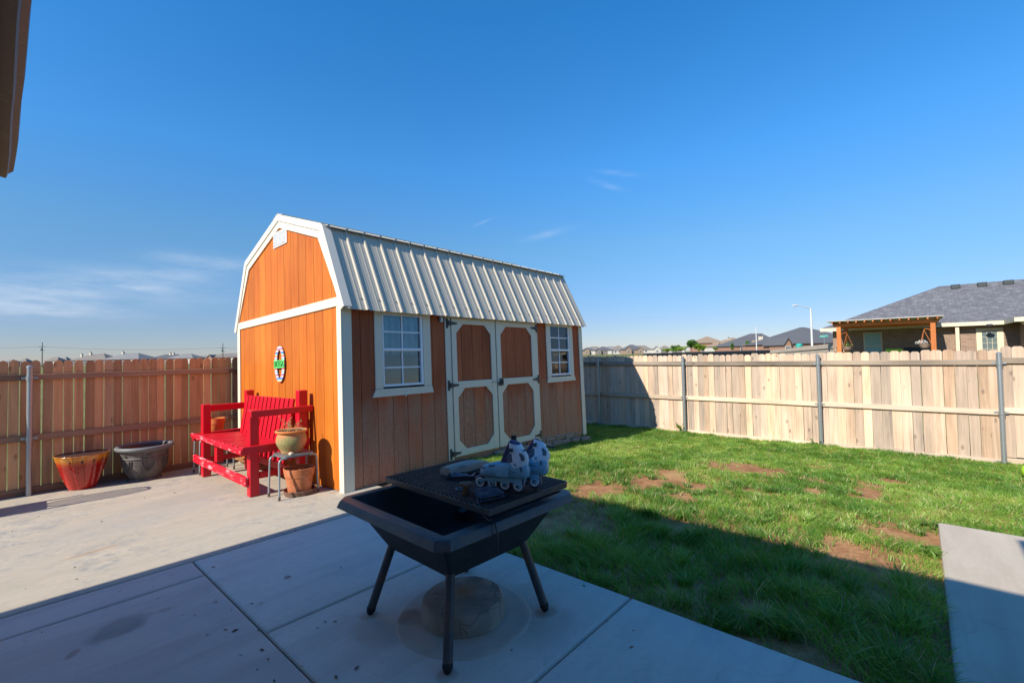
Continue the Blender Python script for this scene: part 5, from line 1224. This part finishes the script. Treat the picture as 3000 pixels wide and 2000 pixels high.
# dry leaf bits and grit blown over the slabs
M['litter'] = plain('dry_leaf', (.20, .12, .07), .9, spec=.1, var=.6)
lm = MB()
for i in range(95):
    x, y = random.uniform(-.2, 2.75), random.uniform(.6, 8.6)
    if i % 3 == 0: x, y = random.gauss(1.08, .16), random.uniform(2.2, 4.4)
    if abs(x-1.95) < .3 and abs(y-2.2) < .3 or x > 2.78: continue
    a = random.uniform(0, 2*PI); L = random.choice([.006, .009, .012, .020])*random.uniform(.7, 1.2); u = Vector((math.cos(a), math.sin(a), 0)); v_ = Vector((-u.y, u.x, 0)); p = Vector((x, y, slabz(y)+.002))
    h = Vector((0, 0, L*random.uniform(.1, .45)))
    lm.add([p-u*L, p+v_*L*.4+h, p+u*L+h*.5, p-v_*L*.4+h*.2], [(0, 1, 2), (0, 2, 3)])
tag(obj('leaf_litter', lm, M['litter'], fix=False), 'specks of dry leaf litter scattered over the concrete slabs', 'litter', kind='stuff')

# ------------------------------------------------------------------ beyond the fences
def brick_mat(name, c1, c2, mort, sc):
    t = NT(name); b = t.n('ShaderNodeTexBrick'); g = t.sep(t.coord('World')); cc = t.n('ShaderNodeCombineXYZ')
    t.l(t.math('ADD', g[0], g[1]), cc.inputs[0]); t.l(g[2], cc.inputs[1]); t.l(cc.outputs[0], b.inputs['Vector'])
    b.inputs['Scale'].default_value = sc; b.inputs['Brick Width'].default_value = .22; b.inputs['Row Height'].default_value = .075; b.inputs['Mortar Size'].default_value = .010
    b.inputs['Color1'].default_value = (*c1, 1); b.inputs['Color2'].default_value = (*c2, 1); b.inputs['Mortar'].default_value = (*mort, 1)
    n = t.noise(t.coord('World'), 3, 5); c = t.mix(t.math('MULTIPLY', n, .4), b.outputs['Color'], tuple(x*.6 for x in c1)); t.bsdf(c, .9, spec=.15, bump=t.bump(b.outputs['Fac'], -.3, .01)); return t.m
def shingles(name, a, b, c_):
    t = NT(name); br = t.n('ShaderNodeTexBrick'); g = t.sep(t.coord('World')); cc = t.n('ShaderNodeCombineXYZ')
    t.l(t.math('ADD', g[1], t.math('MULTIPLY', g[0], .001)), cc.inputs[0]); t.l(t.math('MULTIPLY', g[2], 2.0), cc.inputs[1]); t.l(cc.outputs[0], br.inputs['Vector'])
    br.inputs['Scale'].default_value = 1; br.inputs['Brick Width'].default_value = .34; br.inputs['Row Height'].default_value = .145; br.inputs['Mortar Size'].default_value = .008
    br.inputs['Color1'].default_value = (*a, 1); br.inputs['Color2'].default_value = (*b, 1); br.inputs['Mortar'].default_value = (*[x*.6 for x in a], 1); br.inputs['Bias'].default_value = -.35
    n = t.noise(t.coord('World', (1, 2.2, 9)), 1.6, 4, .7); col = t.mix(t.ramp(n, [(.5, 0.0), (.66, .75)]), br.outputs['Color'], c_)
    t.bsdf(col, .95, spec=.12, bump=t.bump(br.outputs['Fac'], -.5, .02)); return t.m
M['nb_brick'] = brick_mat('brown_brick', (.33, .21, .15), (.19, .125, .10), (.42, .35, .29), 1.0)
M['nb_roof'] = shingles('charcoal_shingles', (.125, .125, .14), (.17, .17, .185), (.25, .255, .275))
M['creamtrim'] = plain('cream_trim', (.66, .58, .42), .6, var=.06)
M['pergola'] = wood('orange_cedar', [(.42, .13, .04), (.55, .18, .055), (.62, .22, .08), (.45, .15, .05), (.6, .2, .07)], rnd_amt=.2, knots=False)
M['shade'] = plain('pergola_sheet', (.45, .43, .40), .6)
M['blind'] = plain('window_blind', (.30, .50, .52), .6)
nb = thing('house', 'brown brick neighbour house with a large charcoal hip roof beyond the right fence', 'house', (40, 0, 0))
ze = 2.86
mb = MB(); mb.box(36, 46.5, -12, 4.15, -.3, ze-.05); mb.box(32.4, 36, -12, -4.0, -.3, ze-.05); obj('wall', mb, M['nb_brick'], nb)
mb = MB()
v_ = [(35.45, 4.7, ze+.05), (35.45, -12.5, ze+.05), (47.1, -12.5, ze+.05), (47.1, 4.7, ze+.05), (41.3, -1.12, 5.56), (41.3, -8, 5.56)]
mb.add(v_, [(0, 4, 5, 1), (1, 5, 2), (2, 5, 4, 3), (3, 4, 0), (0, 1, 2, 3)])
mb.add([(31.9, -3.45, ze+.05), (37.2, -3.45, ze+.05), (37.2, -12.5, ze+.05), (31.9, -12.5, ze+.05), (36.5, -8, 4.9), (37.2, -8, 4.9)], [(0, 1, 5, 4), (3, 0, 4), (2, 3, 4, 5), (0, 3, 2, 1)])
rf = obj('roof', mb, M['nb_roof'], nb)
mb = MB(); mb.box(35.40, 35.47, -3.45, 4.75, ze-.16, ze+.045); mb.box(35.47, 36.05, -3.45, 4.75, ze-.12, ze-.08); mb.box(31.85, 31.93, -12.5, -3.40, ze-.16, ze+.045); mb.box(31.93, 35.40, -3.50, -3.40, ze-.16, ze+.045); obj('gutter', mb, M['creamtrim'], nb)
mb = MB(); mb.tube([(32.2, -3.62, ze-.1), (32.25, -3.85, ze-.4), (32.3, -3.9, .0)], .05, 8); obj('downspout', mb, M['creamtrim'], nb)
mb = MB(); mb.rbox(35.5, 35.66, -1.70, -1.54, 0, ze-.125, .01); obj('porch_post', mb, M['creamtrim'], nb)
for y in (-1.87, -3.06, -4.18):
    mb = MB(); mb.rbox(40.55, 41.0, y-.22, y+.22, 5.24, 5.52, .03); vt_ = obj('roof_vent', mb, M['black_iron'], rf)
mb = MB(); mb.rbox(35.95, 35.995, 1.66, 2.58, 1.0, 2.55, .01); wn_ = obj('window', mb, M['creamtrim'], nb)
for a, b in ((1.06, 1.70), (1.76, 2.49)):
    mb = MB(); mb.box(35.935, 35.949, 1.73, 2.51, a, b); obj('pane', mb, M['blind'], wn_)
mb = MB(); mb.rbox(35.93, 35.995, -3.42, -2.38, .0, 2.56, .01); dr_ = obj('door', mb, M['creamtrim'], nb)
for i in range(3):
    for j in range(4):
        mb = MB(); y0 = -3.17+i*.195; z0 = 1.12+j*.32; mb.box(35.92, 35.929, y0, y0+.18, z0, z0+.30); obj('pane', mb, M['dark_room'], dr_)
mb = MB(); mb.lathe([(.16, 0), (.16, .04), (.1, .1)], (35.2, -2.85, ze-.22), 16); obj('porch_light', mb, M['black_iron'], nb)
# pergola
pg = thing('pergola', 'orange cedar pergola with a flat cover in front of the neighbour house', 'pergola', (33, 1.4, .05))
for x, y in ((31.0, 3.29), (31.0, -.55), (34.6, 3.32), (34.6, -.55)):
    mb = MB(); mb.rbox(x-.1, x+.1, y-.1, y+.1, 0, 2.80, .01); obj('post', mb, M['pergola'], pg)
for x in (31.0, 34.6):
    mb = MB(); mb.rbox(x-.09, x+.09, -.78, 3.55, 2.802, 2.97, .01); obj('beam', mb, M['pergola'], pg)
for i in range(13):
    y = -.72+i*.355; mb = MB(); mb.rbox(30.55, 35.2, y-.03, y+.03, 2.972, 3.075, .005); obj('joist', mb, M['pergola'], pg)
mb = MB(); mb.box(30.5, 35.3, -.95, 3.80, 3.077, 3.12); obj('cover', mb, M['shade'], pg)
M['basket'] = plain('clay_basket', (.45, .31, .25), .8); M['leafg'] = plain('basket_leaf', (.16, .26, .06), .7, var=.4); M['flowerw'] = plain('white_flower', (.75, .74, .68), .7)
for (y, z, lab, fl_) in ((2.93, 1.62, 'hanging flower basket at the left post of the neighbour\'s pergola', False), (-.21, 1.66, 'hanging basket with white flowers at the right pergola post', True)):
    hb = thing('hanging_basket', lab, 'hanging basket', (30.95, y, z), 0, 'baskets hung from the pergola')
    mb = MB(); mb.lathe([(.12, -.12), (.17, -.08), (.25, .08), (.27, .10), (.24, .10), (.02, .08)], (30.95, y, z), 20); obj('basket', mb, M['basket'], hb, smooth=True)
    mb = MB()
    for k in range(3): a = k*2*PI/3+.4; mb.tube([(30.95+.25*math.cos(a), y+.25*math.sin(a), z+.1), (30.95, y, z+.78)], .010, 4)
    s = 1 if y > 1 else -1
    mb.tube([(30.95, y, z+.78), (30.95, y+.03*s, z+.84), (30.95, y+.16*s, z+.83), (30.95, y+.27*s, z+.74)], .014, 5); obj('hanger', mb, M['pergola'], hb)
    mb = MB()
    for k in range(70):
        a = random.uniform(0, 2*PI); r_ = random.uniform(0, .26); p = Vector((30.95+r_*math.cos(a), y+r_*math.sin(a)+(.1 if fl_ else 0), z+.10+random.uniform(0, .16)*(1.2-r_*3)+.02)); d = Vector((random.uniform(-1, 1), random.uniform(-1, 1), random.uniform(-.3, 1))).normalized()*.06; e = d.cross(Vector((0, 0, 1))).normalized()*.035
        mb.add([p-d, p+e, p+d, p-e], [(0, 1, 2, 3)])
    obj('flowers' if fl_ else 'foliage', mb, M['flowerw'] if fl_ else M['leafg'], hb, fix=False)
t = NT('lime_seat'); t.bsdf((.28, .55, .03), .5); gc = thing('garden_chair', 'lime green chair back just showing over the fence under the pergola', 'chair', (33.2, 1.05, .06))
mb = MB(); mb.rbox(33.2, 33.28, .70, 1.42, 1.05, 1.52, .05); obj('backrest', mb, t.m, gc)
mb = MB(); mb.rbox(32.65, 33.25, .72, 1.40, .42, .50, .02); obj('seat', mb, t.m, gc)
for x in (32.7, 33.22):
    for y in (.75, 1.37): mb = MB(); mb.tube([(x, y, .06), (x, y, .45 if x < 33 else 1.1)], .02, 6); obj('leg', mb, M['black_iron'], gc)
gl_ = thing('barbecue', 'dark lidded barbecue under the pergola by the white-flowered basket', 'barbecue', (34.2, .25, .06))
mb = MB(); mb.rbox(33.9, 34.5, -.35, .85, .85, 1.05, .02); mb.prism([(33.92, 1.055), (34.48, 1.055), (34.48, 1.35), (34.35, 1.58), (34.05, 1.58), (33.92, 1.35)], 'xz', -.15, .65); obj('lid', mb, M['black_iron'], gl_)
mb = MB(); mb.rbox(33.95, 34.45, -.1, .6, .06, .848, .02); obj('cabinet', mb, M['black_iron'], gl_)
# side fences far off: too small to pick boards apart
def far_fence(name, label, a, b, h0, m, cap=None):
    f = thing(name, label, 'fence', (a.x, a.y, 0)); d = Vector((b.x-a.x, b.y-a.y, 0)); L = d.length; d /= L; n = Vector((-d.y, d.x, 0))*.02; mb = MB(); k = int(L/.146)
    for i in range(k):
        p = a+(b-a)*(i/k); q = p+d*.138; z = p.z+random.uniform(-.012, .012); e = d*.03
        for s in (0, 1):
            o_ = n*s; mb.v += [tuple(Vector((c.x, c.y, zz))+o_) for c, zz in ((p, z-h0), (q, z-h0), (q, z-.04), (q-e, z), (p+e, z), (p, z-.04))]
        j = len(mb.v)-12; mb.f += [tuple(range(j, j+6)), tuple(range(j+11, j+5, -1))] + [(j+r_, j+(r_+1) % 6, j+6+(r_+1) % 6, j+6+r_) for r_ in range(6)]
    tag(obj('boards', mb, m, f), kind='stuff')
    for dz in (.28, 1.1):
        mb = MB(); o_ = -n*1.2 if n.dot(Vector((a.x, a.y, 0))) > 0 else n*2.2
        mb.tube([Vector((a.x, a.y, a.z-dz))+o_*1.6, Vector((b.x, b.y, b.z-dz))+o_*1.6], .035, 4); obj('rail', mb, m, f)
    return f
M['darkfence'] = plain('dark_stained_fence', (.035, .040, .050), .8, var=.3, scale=4); M['palefence'] = plain('pale_fence_boards', (.50, .42, .34), .9, var=.35, scale=7)
far_fence('board_fence', 'dark stained board fence running behind the yard towards the distant houses', far(1885, 1035, 60), far(2257, 1024.5, 69), 2.0, M['darkfence'])
pf = far_fence('board_fence', 'pale board fence receding left of the neighbour\'s pergola', far(2256, 1026, 46), far(2462, 1003.5, 29), 2.4, M['palefence'])

M['wallA'] = plain('tan_brick', (.33, .24, .18), .9, scale=5); M['wallB'] = plain('rose_brick', (.36, .20, .14), .9, scale=5); M['wallC'] = plain('pale_stucco', (.58, .55, .50), .9, scale=5); M['wallD'] = plain('grey_brick', (.24, .21, .19), .9, scale=5)
def roofm(n, c): return plain(n, c, .95, spec=.1, scale=3, var=.25)
M['roofA'] = roofm('grey_brown_roof', (.23, .205, .185)); M['roofB'] = roofm('slate_roof', (.125, .13, .145)); M['roofC'] = roofm('tan_roof', (.31, .235, .175)); M['roofD'] = roofm('grey_roof', (.24, .235, .235))
M['farglass'] = plain('far_glass', (.10, .13, .16), .2); M['garage'] = plain('garage_door', (.60, .57, .52), .7); M['chim'] = plain('chimney_cream', (.62, .55, .45), .9)
def far_house(px0, px1, pyp, D, roof, wall, label, ridge=.35, rpos=.5, z0=.55, wall_h=2.7, depth=.8, gable=None, chims=(), front=True, group=None, peak_dx=0, wings=()):
    """hip-roofed house seen across the plain: stands D metres off, faces the yard"""
    pa, pb = far(px0, 1000, D), far(px1, 1000, D); a = Vector((pa.x, pa.y)); b = Vector((pb.x, pb.y)); Wd = (b-a).length; ux = (b-a).normalized(); uy = Vector((-ux.y, ux.x))
    if uy.dot(a) < 0: uy = -uy
    pk = far((px0+px1)/2, pyp, D+Wd*depth*.5).z
    T = Matrix(((ux.x, uy.x, 0, a.x), (ux.y, uy.y, 0, a.y), (0, 0, 1, 0), (0, 0, 0, 1)))
    h_ = thing('house', label, 'house', mt=T, group=group)
    dp = Wd*depth; ez = z0+wall_h
    def H(name, mb, m, par=h_): return obj(name, mb, m, par, local=True)
    mb = MB(); mb.box(.4, Wd-.4, .4, dp-.4, z0-.8, ez); H('wall', mb, wall)
    r0, r1 = Wd*(rpos-ridge/2), Wd*(rpos+ridge/2)
    mb = MB(); mb.add([(0, 0, ez-.1), (Wd, 0, ez-.1), (Wd, dp, ez-.1), (0, dp, ez-.1), (r0, dp/2, pk), (r1, dp/2, pk)], [(0, 1, 5, 4), (1, 2, 5), (2, 3, 4, 5), (3, 0, 4), (0, 3, 2, 1)]); rf = H('roof', mb, roof)
    if gable:                                            # a gable turned to the yard
        for g0, g1, gh in gable:
            x0, x1 = g0*Wd, g1*Wd; zt = ez+gh
            mb = MB(); mb.prism([(x0+.2, z0-.6), (x1-.2, z0-.6), (x1-.2, ez-.12), ((x0+x1)/2, zt-.25), (x0+.2, ez-.12)], 'xz', -.9, dp*.3); H('front_gable', mb, wall)
            mb = MB(); zz = .22
            for s in (0, 1):
                p = [(x0-.1, ez-.25), ((x0+x1)/2, zt), ((x0+x1)/2, zt-.2), (x0-.1, ez-.42)] if s == 0 else [(x1+.1, ez-.25), ((x0+x1)/2, zt), ((x0+x1)/2, zt-.2), (x1+.1, ez-.42)]
                mb.prism(p, 'xz', -1.15, dp*.45)
            H('gable_roof', mb, roof)
            if gh < 2.2 and front:
                mb = MB(); mb.box((x0+x1)/2-.6, (x0+x1)/2+.6, -.96, -.9, z0+.7, z0+1.9); w_ = H('window', mb, M['garage']); mb = MB(); mb.box((x0+x1)/2-.5, (x0+x1)/2+.5, -.99, -.961, z0+.8, z0+1.8); H('pane', mb, M['farglass'], w_)
    if front:
        for q, kind in ((.2, 'w'), (.5, 'w'), (.78, 'g')):
            if gable and any(g0-.03 < q < g1+.03 for g0, g1, _ in gable): continue
            x = q*Wd
            if kind == 'w':
                mb = MB(); mb.box(x-.6, x+.6, .33, .399, z0+.8, z0+2.1); w_ = H('window', mb, M['garage']); mb = MB(); mb.box(x-.5, x+.5, .30, .329, z0+.9, z0+2.0); H('pane', mb, M['farglass'], w_)
            else:
                mb = MB(); mb.box(x-1.3, x+1.3, .33, .399, z0-.1, z0+2.2); H('garage_door', mb, M['garage'])
    for q, dz, cm in chims:
        x = q*Wd; mb = MB(); mb.rbox(x-.45, x+.45, dp*.42, dp*.42+.9, ez, pk+dz, .03); ch_ = H('chimney', mb, cm or M['chim'], rf); mb = MB(); mb.rbox(x-.25, x+.25, dp*.42+.2, dp*.42+.7, pk+dz+.001, pk+dz+.35, .02); H('chimney', mb, M['black_iron'], rf)
    return h_
X4 = lambda x: x/3.36; Y4 = lambda y: 960+y/3.36
row = [  # skyline over the left fence
    (10, 120, 312, 'roofD', 'far grey roof at the left end of the skyline over the brown fence', .3, ()), (170, 262, 299, 'roofA', 'small pointed grey roof left of the first utility pole', .1, ()),
    (425, 570, 289, 'roofA', 'low grey roof right of the first utility pole', .3, ()), (560, 660, 284, 'roofD', 'narrow pointed roof beside the low grey roof', .08, ()),
    (655, 1000, 262, 'roofA', 'long grey-brown roof with two chimneys over the brown fence', .2, ((.10, .2, None), (.36, .9, None))), (775, 1045, 253, 'roofA', 'tall pointed grey roof in the middle of the left skyline', .12, ()),
    (985, 1365, 251, 'roofD', 'broad grey hip roof with one chimney, largest on the left skyline', .34, ((.29, .6, None),)), (1310, 1440, 288, 'roofA', 'low far roof between the broad grey roof and the dark roof', .4, ((.08, .6, None),)),
    (1435, 1750, 263, 'roofB', 'dark slate roof with two chimneys on the left skyline', .4, ((.5, .7, None), (.6, .8, None))), (1640, 1900, 257, 'roofD', 'light grey hip roof in front of the dark slate one', .3, ()),
    (1860, 2060, 276, 'roofA', 'low brown-grey roof right of the light hip roof', .5, ()), (2015, 2360, 252, 'roofA', 'roof with a small brick gable nearest the shed\'s left corner', .45, ())]
for i, (x0, x1, yp, rm, lab, rd, cm) in enumerate(row):
    far_house(X4(x0), X4(x1), Y4(yp), [235, 250, 240, 255, 232, 225, 215, 260, 238, 222, 245, 218][i], M[rm], M['wallB' if i == 11 else 'wallD'], lab, ridge=rd, chims=cm, gable=[(.08, .25, 1.3)] if i == 11 else None, group='houses on the left skyline', z0=.6)
X5 = lambda x: 1690+x/3.0947; Y5 = lambda y: 940+y/3.0947
row2 = [(40, 175, 240, 'roofB', 'wallA', 'grey gabled house first right of the shed on the far row', [(.12, .55, 1.5)]), (165, 335, 232, 'roofB', 'wallD', 'long dark roofed house second on the far row', [(.05, .32, 1.3)]), (325, 445, 222, 'roofA', 'wallC', 'tall grey-brown roofed house on the far row with a white front', None),
        (418, 610, 214, 'roofB', 'wallA', 'tan brick house with the steepest dark roof on the far row', [(.06, .40, 1.9), (.62, .95, 1.3)]), (560, 690, 224, 'roofA', 'wallC', 'grey-brown roof right of the steep dark roof', None), (672, 768, 243, 'roofD', 'wallC', 'small white gabled house on the far row', [(.15, .9, 2.0)]),
        (750, 870, 224, 'roofA', 'wallD', 'far roof behind the small white gabled house', None), (850, 990, 218, 'roofA', 'wallD', 'last far roof left of the green trees', None)]
for i, (x0, x1, yp, rm, wm_, lab, gb) in enumerate(row2): far_house(X5(x0), X5(x1), Y5(yp), [285, 300, 320, 280, 310, 300, 330, 340][i], M[rm], M[wm_], lab, ridge=.15, gable=gb, group='houses on the far row', z0=.75, wall_h=2.6)
back = [(100, 230, 231, 'roofA', 'far brown roof peeping behind the first gabled house'), (250, 400, 230, 'roofD', 'far grey roof peeping behind the long dark house'), (480, 690, 222, 'roofA', 'far roof line behind the steep dark roof')]
for i, (x0, x1, yp, rm, lab) in enumerate(back): far_house(X5(x0), X5(x1), Y5(yp), 390+10*i, M[rm], M['wallD'], lab, ridge=.5, front=False, group='roofs behind the far row', z0=.9)
far_house(X5(1090), X5(1350), Y5(140), 180, M['roofC'], M['wallB'], 'two-storey brick house with brown pointed roof behind the green trees', ridge=.06, rpos=.52, gable=None, z0=.5, wall_h=4.3, depth=.8)
far_house(X5(1230), X5(1540), Y5(152), 172, M['roofC'], M['wallC'], 'brown roofed house with twin cream gables and a cream chimney', ridge=.10, rpos=.80, gable=[(.10, .24, 1.6), (.27, .41, 1.7)], chims=((.65, -.2, None),), z0=.5, wall_h=2.7)
far_house(X5(1405), X5(1900), Y5(113), 145, M['roofB'], M['wallB'], 'large slate roofed house with one high peak beside the thin white pole', ridge=.22, rpos=.66, z0=.4, wall_h=2.6, gable=[(.62, .70, .6)])
far_house(X5(1640), X5(2040), Y5(128), 128, M['roofC'], M['wallB'], 'tan roofed brick house with a cream chimney right of the thin pole', ridge=.04, rpos=.73, gable=[(.0, .14, 1.3), (.46, .60, 1.2)], chims=((.27, -.25, None),), z0=.35, wall_h=2.7)
far_house(X5(1850), X5(2700), Y5(52), 92, M['roofB'], M['wallB'], 'big slate roofed house behind the street lamp and green street sign', ridge=.05, rpos=.49, gable=[(.0, .09, 1.2)], z0=.3, wall_h=2.5)

# trees and bushes
def leafm(n, a, b, c_):
    t = NT(n); nn = t.noise(t.coord('Object'), 1.6, 4); c = t.ramp(nn, [(.35, a), (.5, b), (.65, c_)]); d = t.n('ShaderNodeBsdfPrincipled'); t.l(c, d.inputs['Base Color']); d.inputs['Roughness'].default_value = .6
    tl = t.n('ShaderNodeBsdfTranslucent'); t.l(c, tl.inputs[0]); ms = t.n('ShaderNodeMixShader'); ms.inputs[0].default_value = .3; t.l(d.outputs[0], ms.inputs[1]); t.l(tl.outputs[0], ms.inputs[2]); t.l(ms.outputs[0], t.o.inputs[0]); return t.m
M['lfA'] = leafm('tree_leaf', (.05, .13, .018), (.08, .19, .025), (.11, .24, .03)); M['lfB'] = leafm('bright_leaf', (.12, .22, .015), (.19, .31, .022), (.26, .37, .03)); M['bark'] = plain('bark', (.12, .085, .06), .95)
def tree(name, px, py0, py1, pw, D, m, label, n=900, squash=1, leaf=.14):
    top = far(px, py0, D); w_ = pw/FPX*D/2; h_ = top.z-far(px, py1, D).z; x, y = top.x, top.y; zb = groundz(x, y); cz = top.z-h_/2
    tr_ = thing(name, label, 'tree' if name == 'tree' else 'bush', (x, y, zb)); mb = MB(); mb.tube([(x, y, zb-.1), (x+.03, y, zb+.5*(cz-zb)), (x, y+.05, cz)], [.09, .07, .03], 8)
    for k in range(7): a = k*.9; mb.tube([(x, y, cz-h_*.3+.05*k), (x+w_*.7*math.cos(a), y+w_*.7*math.sin(a), cz+h_*.3*math.sin(k*1.7))], [.03, .008], 5)
    obj('trunk', mb, M['bark'], tr_); lb = MB(); cl = [(Vector((random.gauss(0, .42), random.gauss(0, .42), random.gauss(0, .40))), random.uniform(.28, .5)) for _ in range(14)]
    for i in range(n):
        c, r_ = random.choice(cl); d = Vector((random.gauss(0, 1), random.gauss(0, 1), random.gauss(0, 1))).normalized()*r_*random.random()**.35; p = c+d
        if p.length > 1.15: p = p.normalized()*random.uniform(.85, 1.12)
        p = Vector((x+p.x*w_, y+p.y*w_, cz+p.z*h_/2)); u = Vector((random.gauss(0, 1), random.gauss(0, 1), random.gauss(0, .6))).normalized(); v = u.cross(Vector((random.gauss(0, 1), random.gauss(0, 1), random.gauss(0, 1)))).normalized(); s = leaf*random.uniform(.6, 1.3)
        lb.add([p-u*s, p+v*s*.5, p+u*s, p-v*s*.5], [(0, 1, 2, 3)])
    obj('crown', lb, m, tr_, fix=False)
tree('tree', X5(1037), Y5(158), Y5(245), 36, 100, M['lfA'], 'dense round green tree, tallest of those beyond the dark fence', 1700)
tree('bush', X5(1103), Y5(200), Y5(275), 37, 88, M['lfB'], 'bright yellow-green bush right of the round green tree', 1300)
tree('bush', X5(895), Y5(214), Y5(275), 26, 90, M['lfA'], 'mid green bush left of the round green tree', 800); tree('bush', X5(950), Y5(232), Y5(278), 40, 86, M['lfB'], 'low yellowish bush in front of the round green tree', 700)
tree('bush', X5(820), Y5(244), Y5(280), 32, 92, M['lfB'], 'small yellow-green bush at the left end of the bushes', 500)
tree('tree', X5(1556), Y5(180), Y5(262), 24, 110, M['lfA'], 'young leaning green tree in front of the large slate roof', 600, leaf=.16); tree('tree', X5(1408), Y5(190), Y5(262), 11, 110, M['lfA'], 'narrow young green tree by the cream chimney', 350, leaf=.15)
tree('bush', X5(1255), Y5(235), Y5(268), 14, 105, M['lfB'], 'tiny bright bush under the twin cream gables', 250)

# street lamp, thin pole, street sign, utility poles
M['whitepole'] = plain('pale_pole', (.66, .67, .66), .5, .2)
tp_ = far(2375, 903, 75); gz = groundz(tp_.x, tp_.y)
lp = thing('street_lamp', 'tall pale street lamp with a curved arm rising behind the right fence', 'street lamp', (tp_.x, tp_.y, gz))
mb = MB(); mb.tube([(tp_.x, tp_.y, gz), (tp_.x, tp_.y, tp_.z)], [.19, .125], 12); obj('pole', mb, M['whitepole'], lp, smooth=True)
e = far(2319, 895.5, 75); m0 = far(2352, 897, 75)
mb = MB(); mb.tube([(tp_.x, tp_.y, tp_.z-.15), tuple(far(2366, 901, 75)), tuple(m0), tuple(far(2337, 894.5, 75))], [.09, .075, .06, .055], 8); obj('arm', mb, M['whitepole'], lp, smooth=True)
d = (Vector(e)-Vector(far(2337, 894.5, 75))); q = Vector(far(2337, 894.5, 75)); mb = MB(); mb.tube([q-d*.05, q+d*.3, q+d*.8, q+d], [.07, .15, .12, .04], 8); obj('lamp_head', mb, M['whitepole'], lp, smooth=True)
t2 = far(2214.5, 959, 80); mb = MB(); mb.tube([(t2.x, t2.y, groundz(t2.x, t2.y)), tuple(t2)], [.10, .07], 10); tag(obj('flag_pole', mb, M['whitepole'], smooth=True), 'thin plain white pole among the far roofs left of the street lamp', 'pole')
M['signgreen'] = plain('sign_green', (.03, .42, .32), .4); M['signwhite'] = plain('sign_white', (.75, .8, .78), .5)
s0, s1 = far(2401.5, 986, 48), far(2425.5, 983.5, 48); ss = thing('street_sign', 'green street name sign on a grey post left of the pergola', 'street sign', (s0.x, s0.y, groundz(s0.x, s0.y)))
c = (s0+s1)/2; hd = Vector((s1.x-s0.x, s1.y-s0.y, 0)); L = hd.length; hd.normalize(); up = Vector((0, 0, 1)); nn_ = hd.cross(up)
T = Matrix(((hd.x, nn_.x, 0, c.x), (hd.y, nn_.y, 0, c.y), (0, 0, 1, c.z), (0, 0, 0, 1))) @ Matrix.Rotation(R(-3), 4, 'Y')
mb = MB(); mb.rbox(-L/2, L/2, -.012, .012, -.115, .115, .01, T); bd = obj('sign_blade', mb, M['signgreen'], ss)
mb = MB()
for k, wl in enumerate((.06, .05, .06, .05, .05, .06)): mb.box(-L*.40+k*.085, -L*.40+k*.085+wl*.6, .0125, .016, -.05, .06, T); mb.box(-L*.40+k*.085, -L*.40+k*.085+wl*.6, -.016, -.0125, -.05, .06, T)
mb.box(L*.30, L*.40, .0125, .016, .0, .06, T); mb.box(L*.30, L*.40, -.016, -.0125, .0, .06, T)
obj('street_name', mb, M['signwhite'], bd)
pp_ = c+hd*.02; mb = MB(); mb.tube([(pp_.x, pp_.y, groundz(pp_.x, pp_.y)), (pp_.x, pp_.y, c.z-.11)], .03, 8); obj('post', mb, M['galv'], ss)
q = far(2341, 1009, 45); mb = MB(); mb.lathe([(.28, -1.3), (.30, -.2), (.32, -.1), (.30, .0), (.18, .09), (.02, .11)], (q.x, q.y, q.z), 16); tag(obj('trash_cart', mb, plain('teal_plastic', (.03, .36, .30), .5), smooth=True), 'teal green lid of a cart showing over the pale board fence', 'trash cart')
M['darkwood'] = plain('pole_wood', (.10, .085, .075), .95)
tops = []
for i, (px, py) in enumerate(((124, 1002), (653, 1005))):
    tpp = far(px, py, 170); gz = groundz(tpp.x, tpp.y); up_ = thing('utility_pole', ['wooden utility pole with crossarm over the left end of the brown fence', 'utility pole near the shed\'s left corner on the skyline'][i], 'utility pole', (tpp.x, tpp.y, gz), 0, 'utility poles beyond the left fence')
    mb = MB(); mb.tube([(tpp.x, tpp.y, gz), tuple(tpp)], [.16, .10], 8); obj('pole', mb, M['darkwood'], up_, smooth=True)
    for dz, w_ in ((-1.7, .9), (-3.0, .6)): mb = MB(); mb.rbox(tpp.x-w_, tpp.x+w_, tpp.y-.06, tpp.y+.06, tpp.z+dz-.08, tpp.z+dz+.08, .02); obj('crossarm', mb, M['darkwood'], up_)
    mb = MB(); mb.lathe([(.16, 0), (.18, .1), (.18, .6), (.1, .7)], (tpp.x-.3, tpp.y, tpp.z-2.9), 10); obj('transformer', mb, M['galv'], up_); tops.append(tpp)
for j, dz in enumerate((-1.6, -1.62)):
    pass
a, b = tops; mb = MB(); dirv = b-a
pts = []
for k in range(-14, 27):
    q = k/13; seg = q-math.floor(q); pts.append((a.x+dirv.x*q, a.y+dirv.y*q, a.z+dirv.z*q-1.65-1.9*4*seg*(1-seg)*.5))
mb.tube(pts, .035, 4); tag(obj('power_line', mb, M['darkwood']), 'thin power line sagging between the utility poles on the left', 'power line')
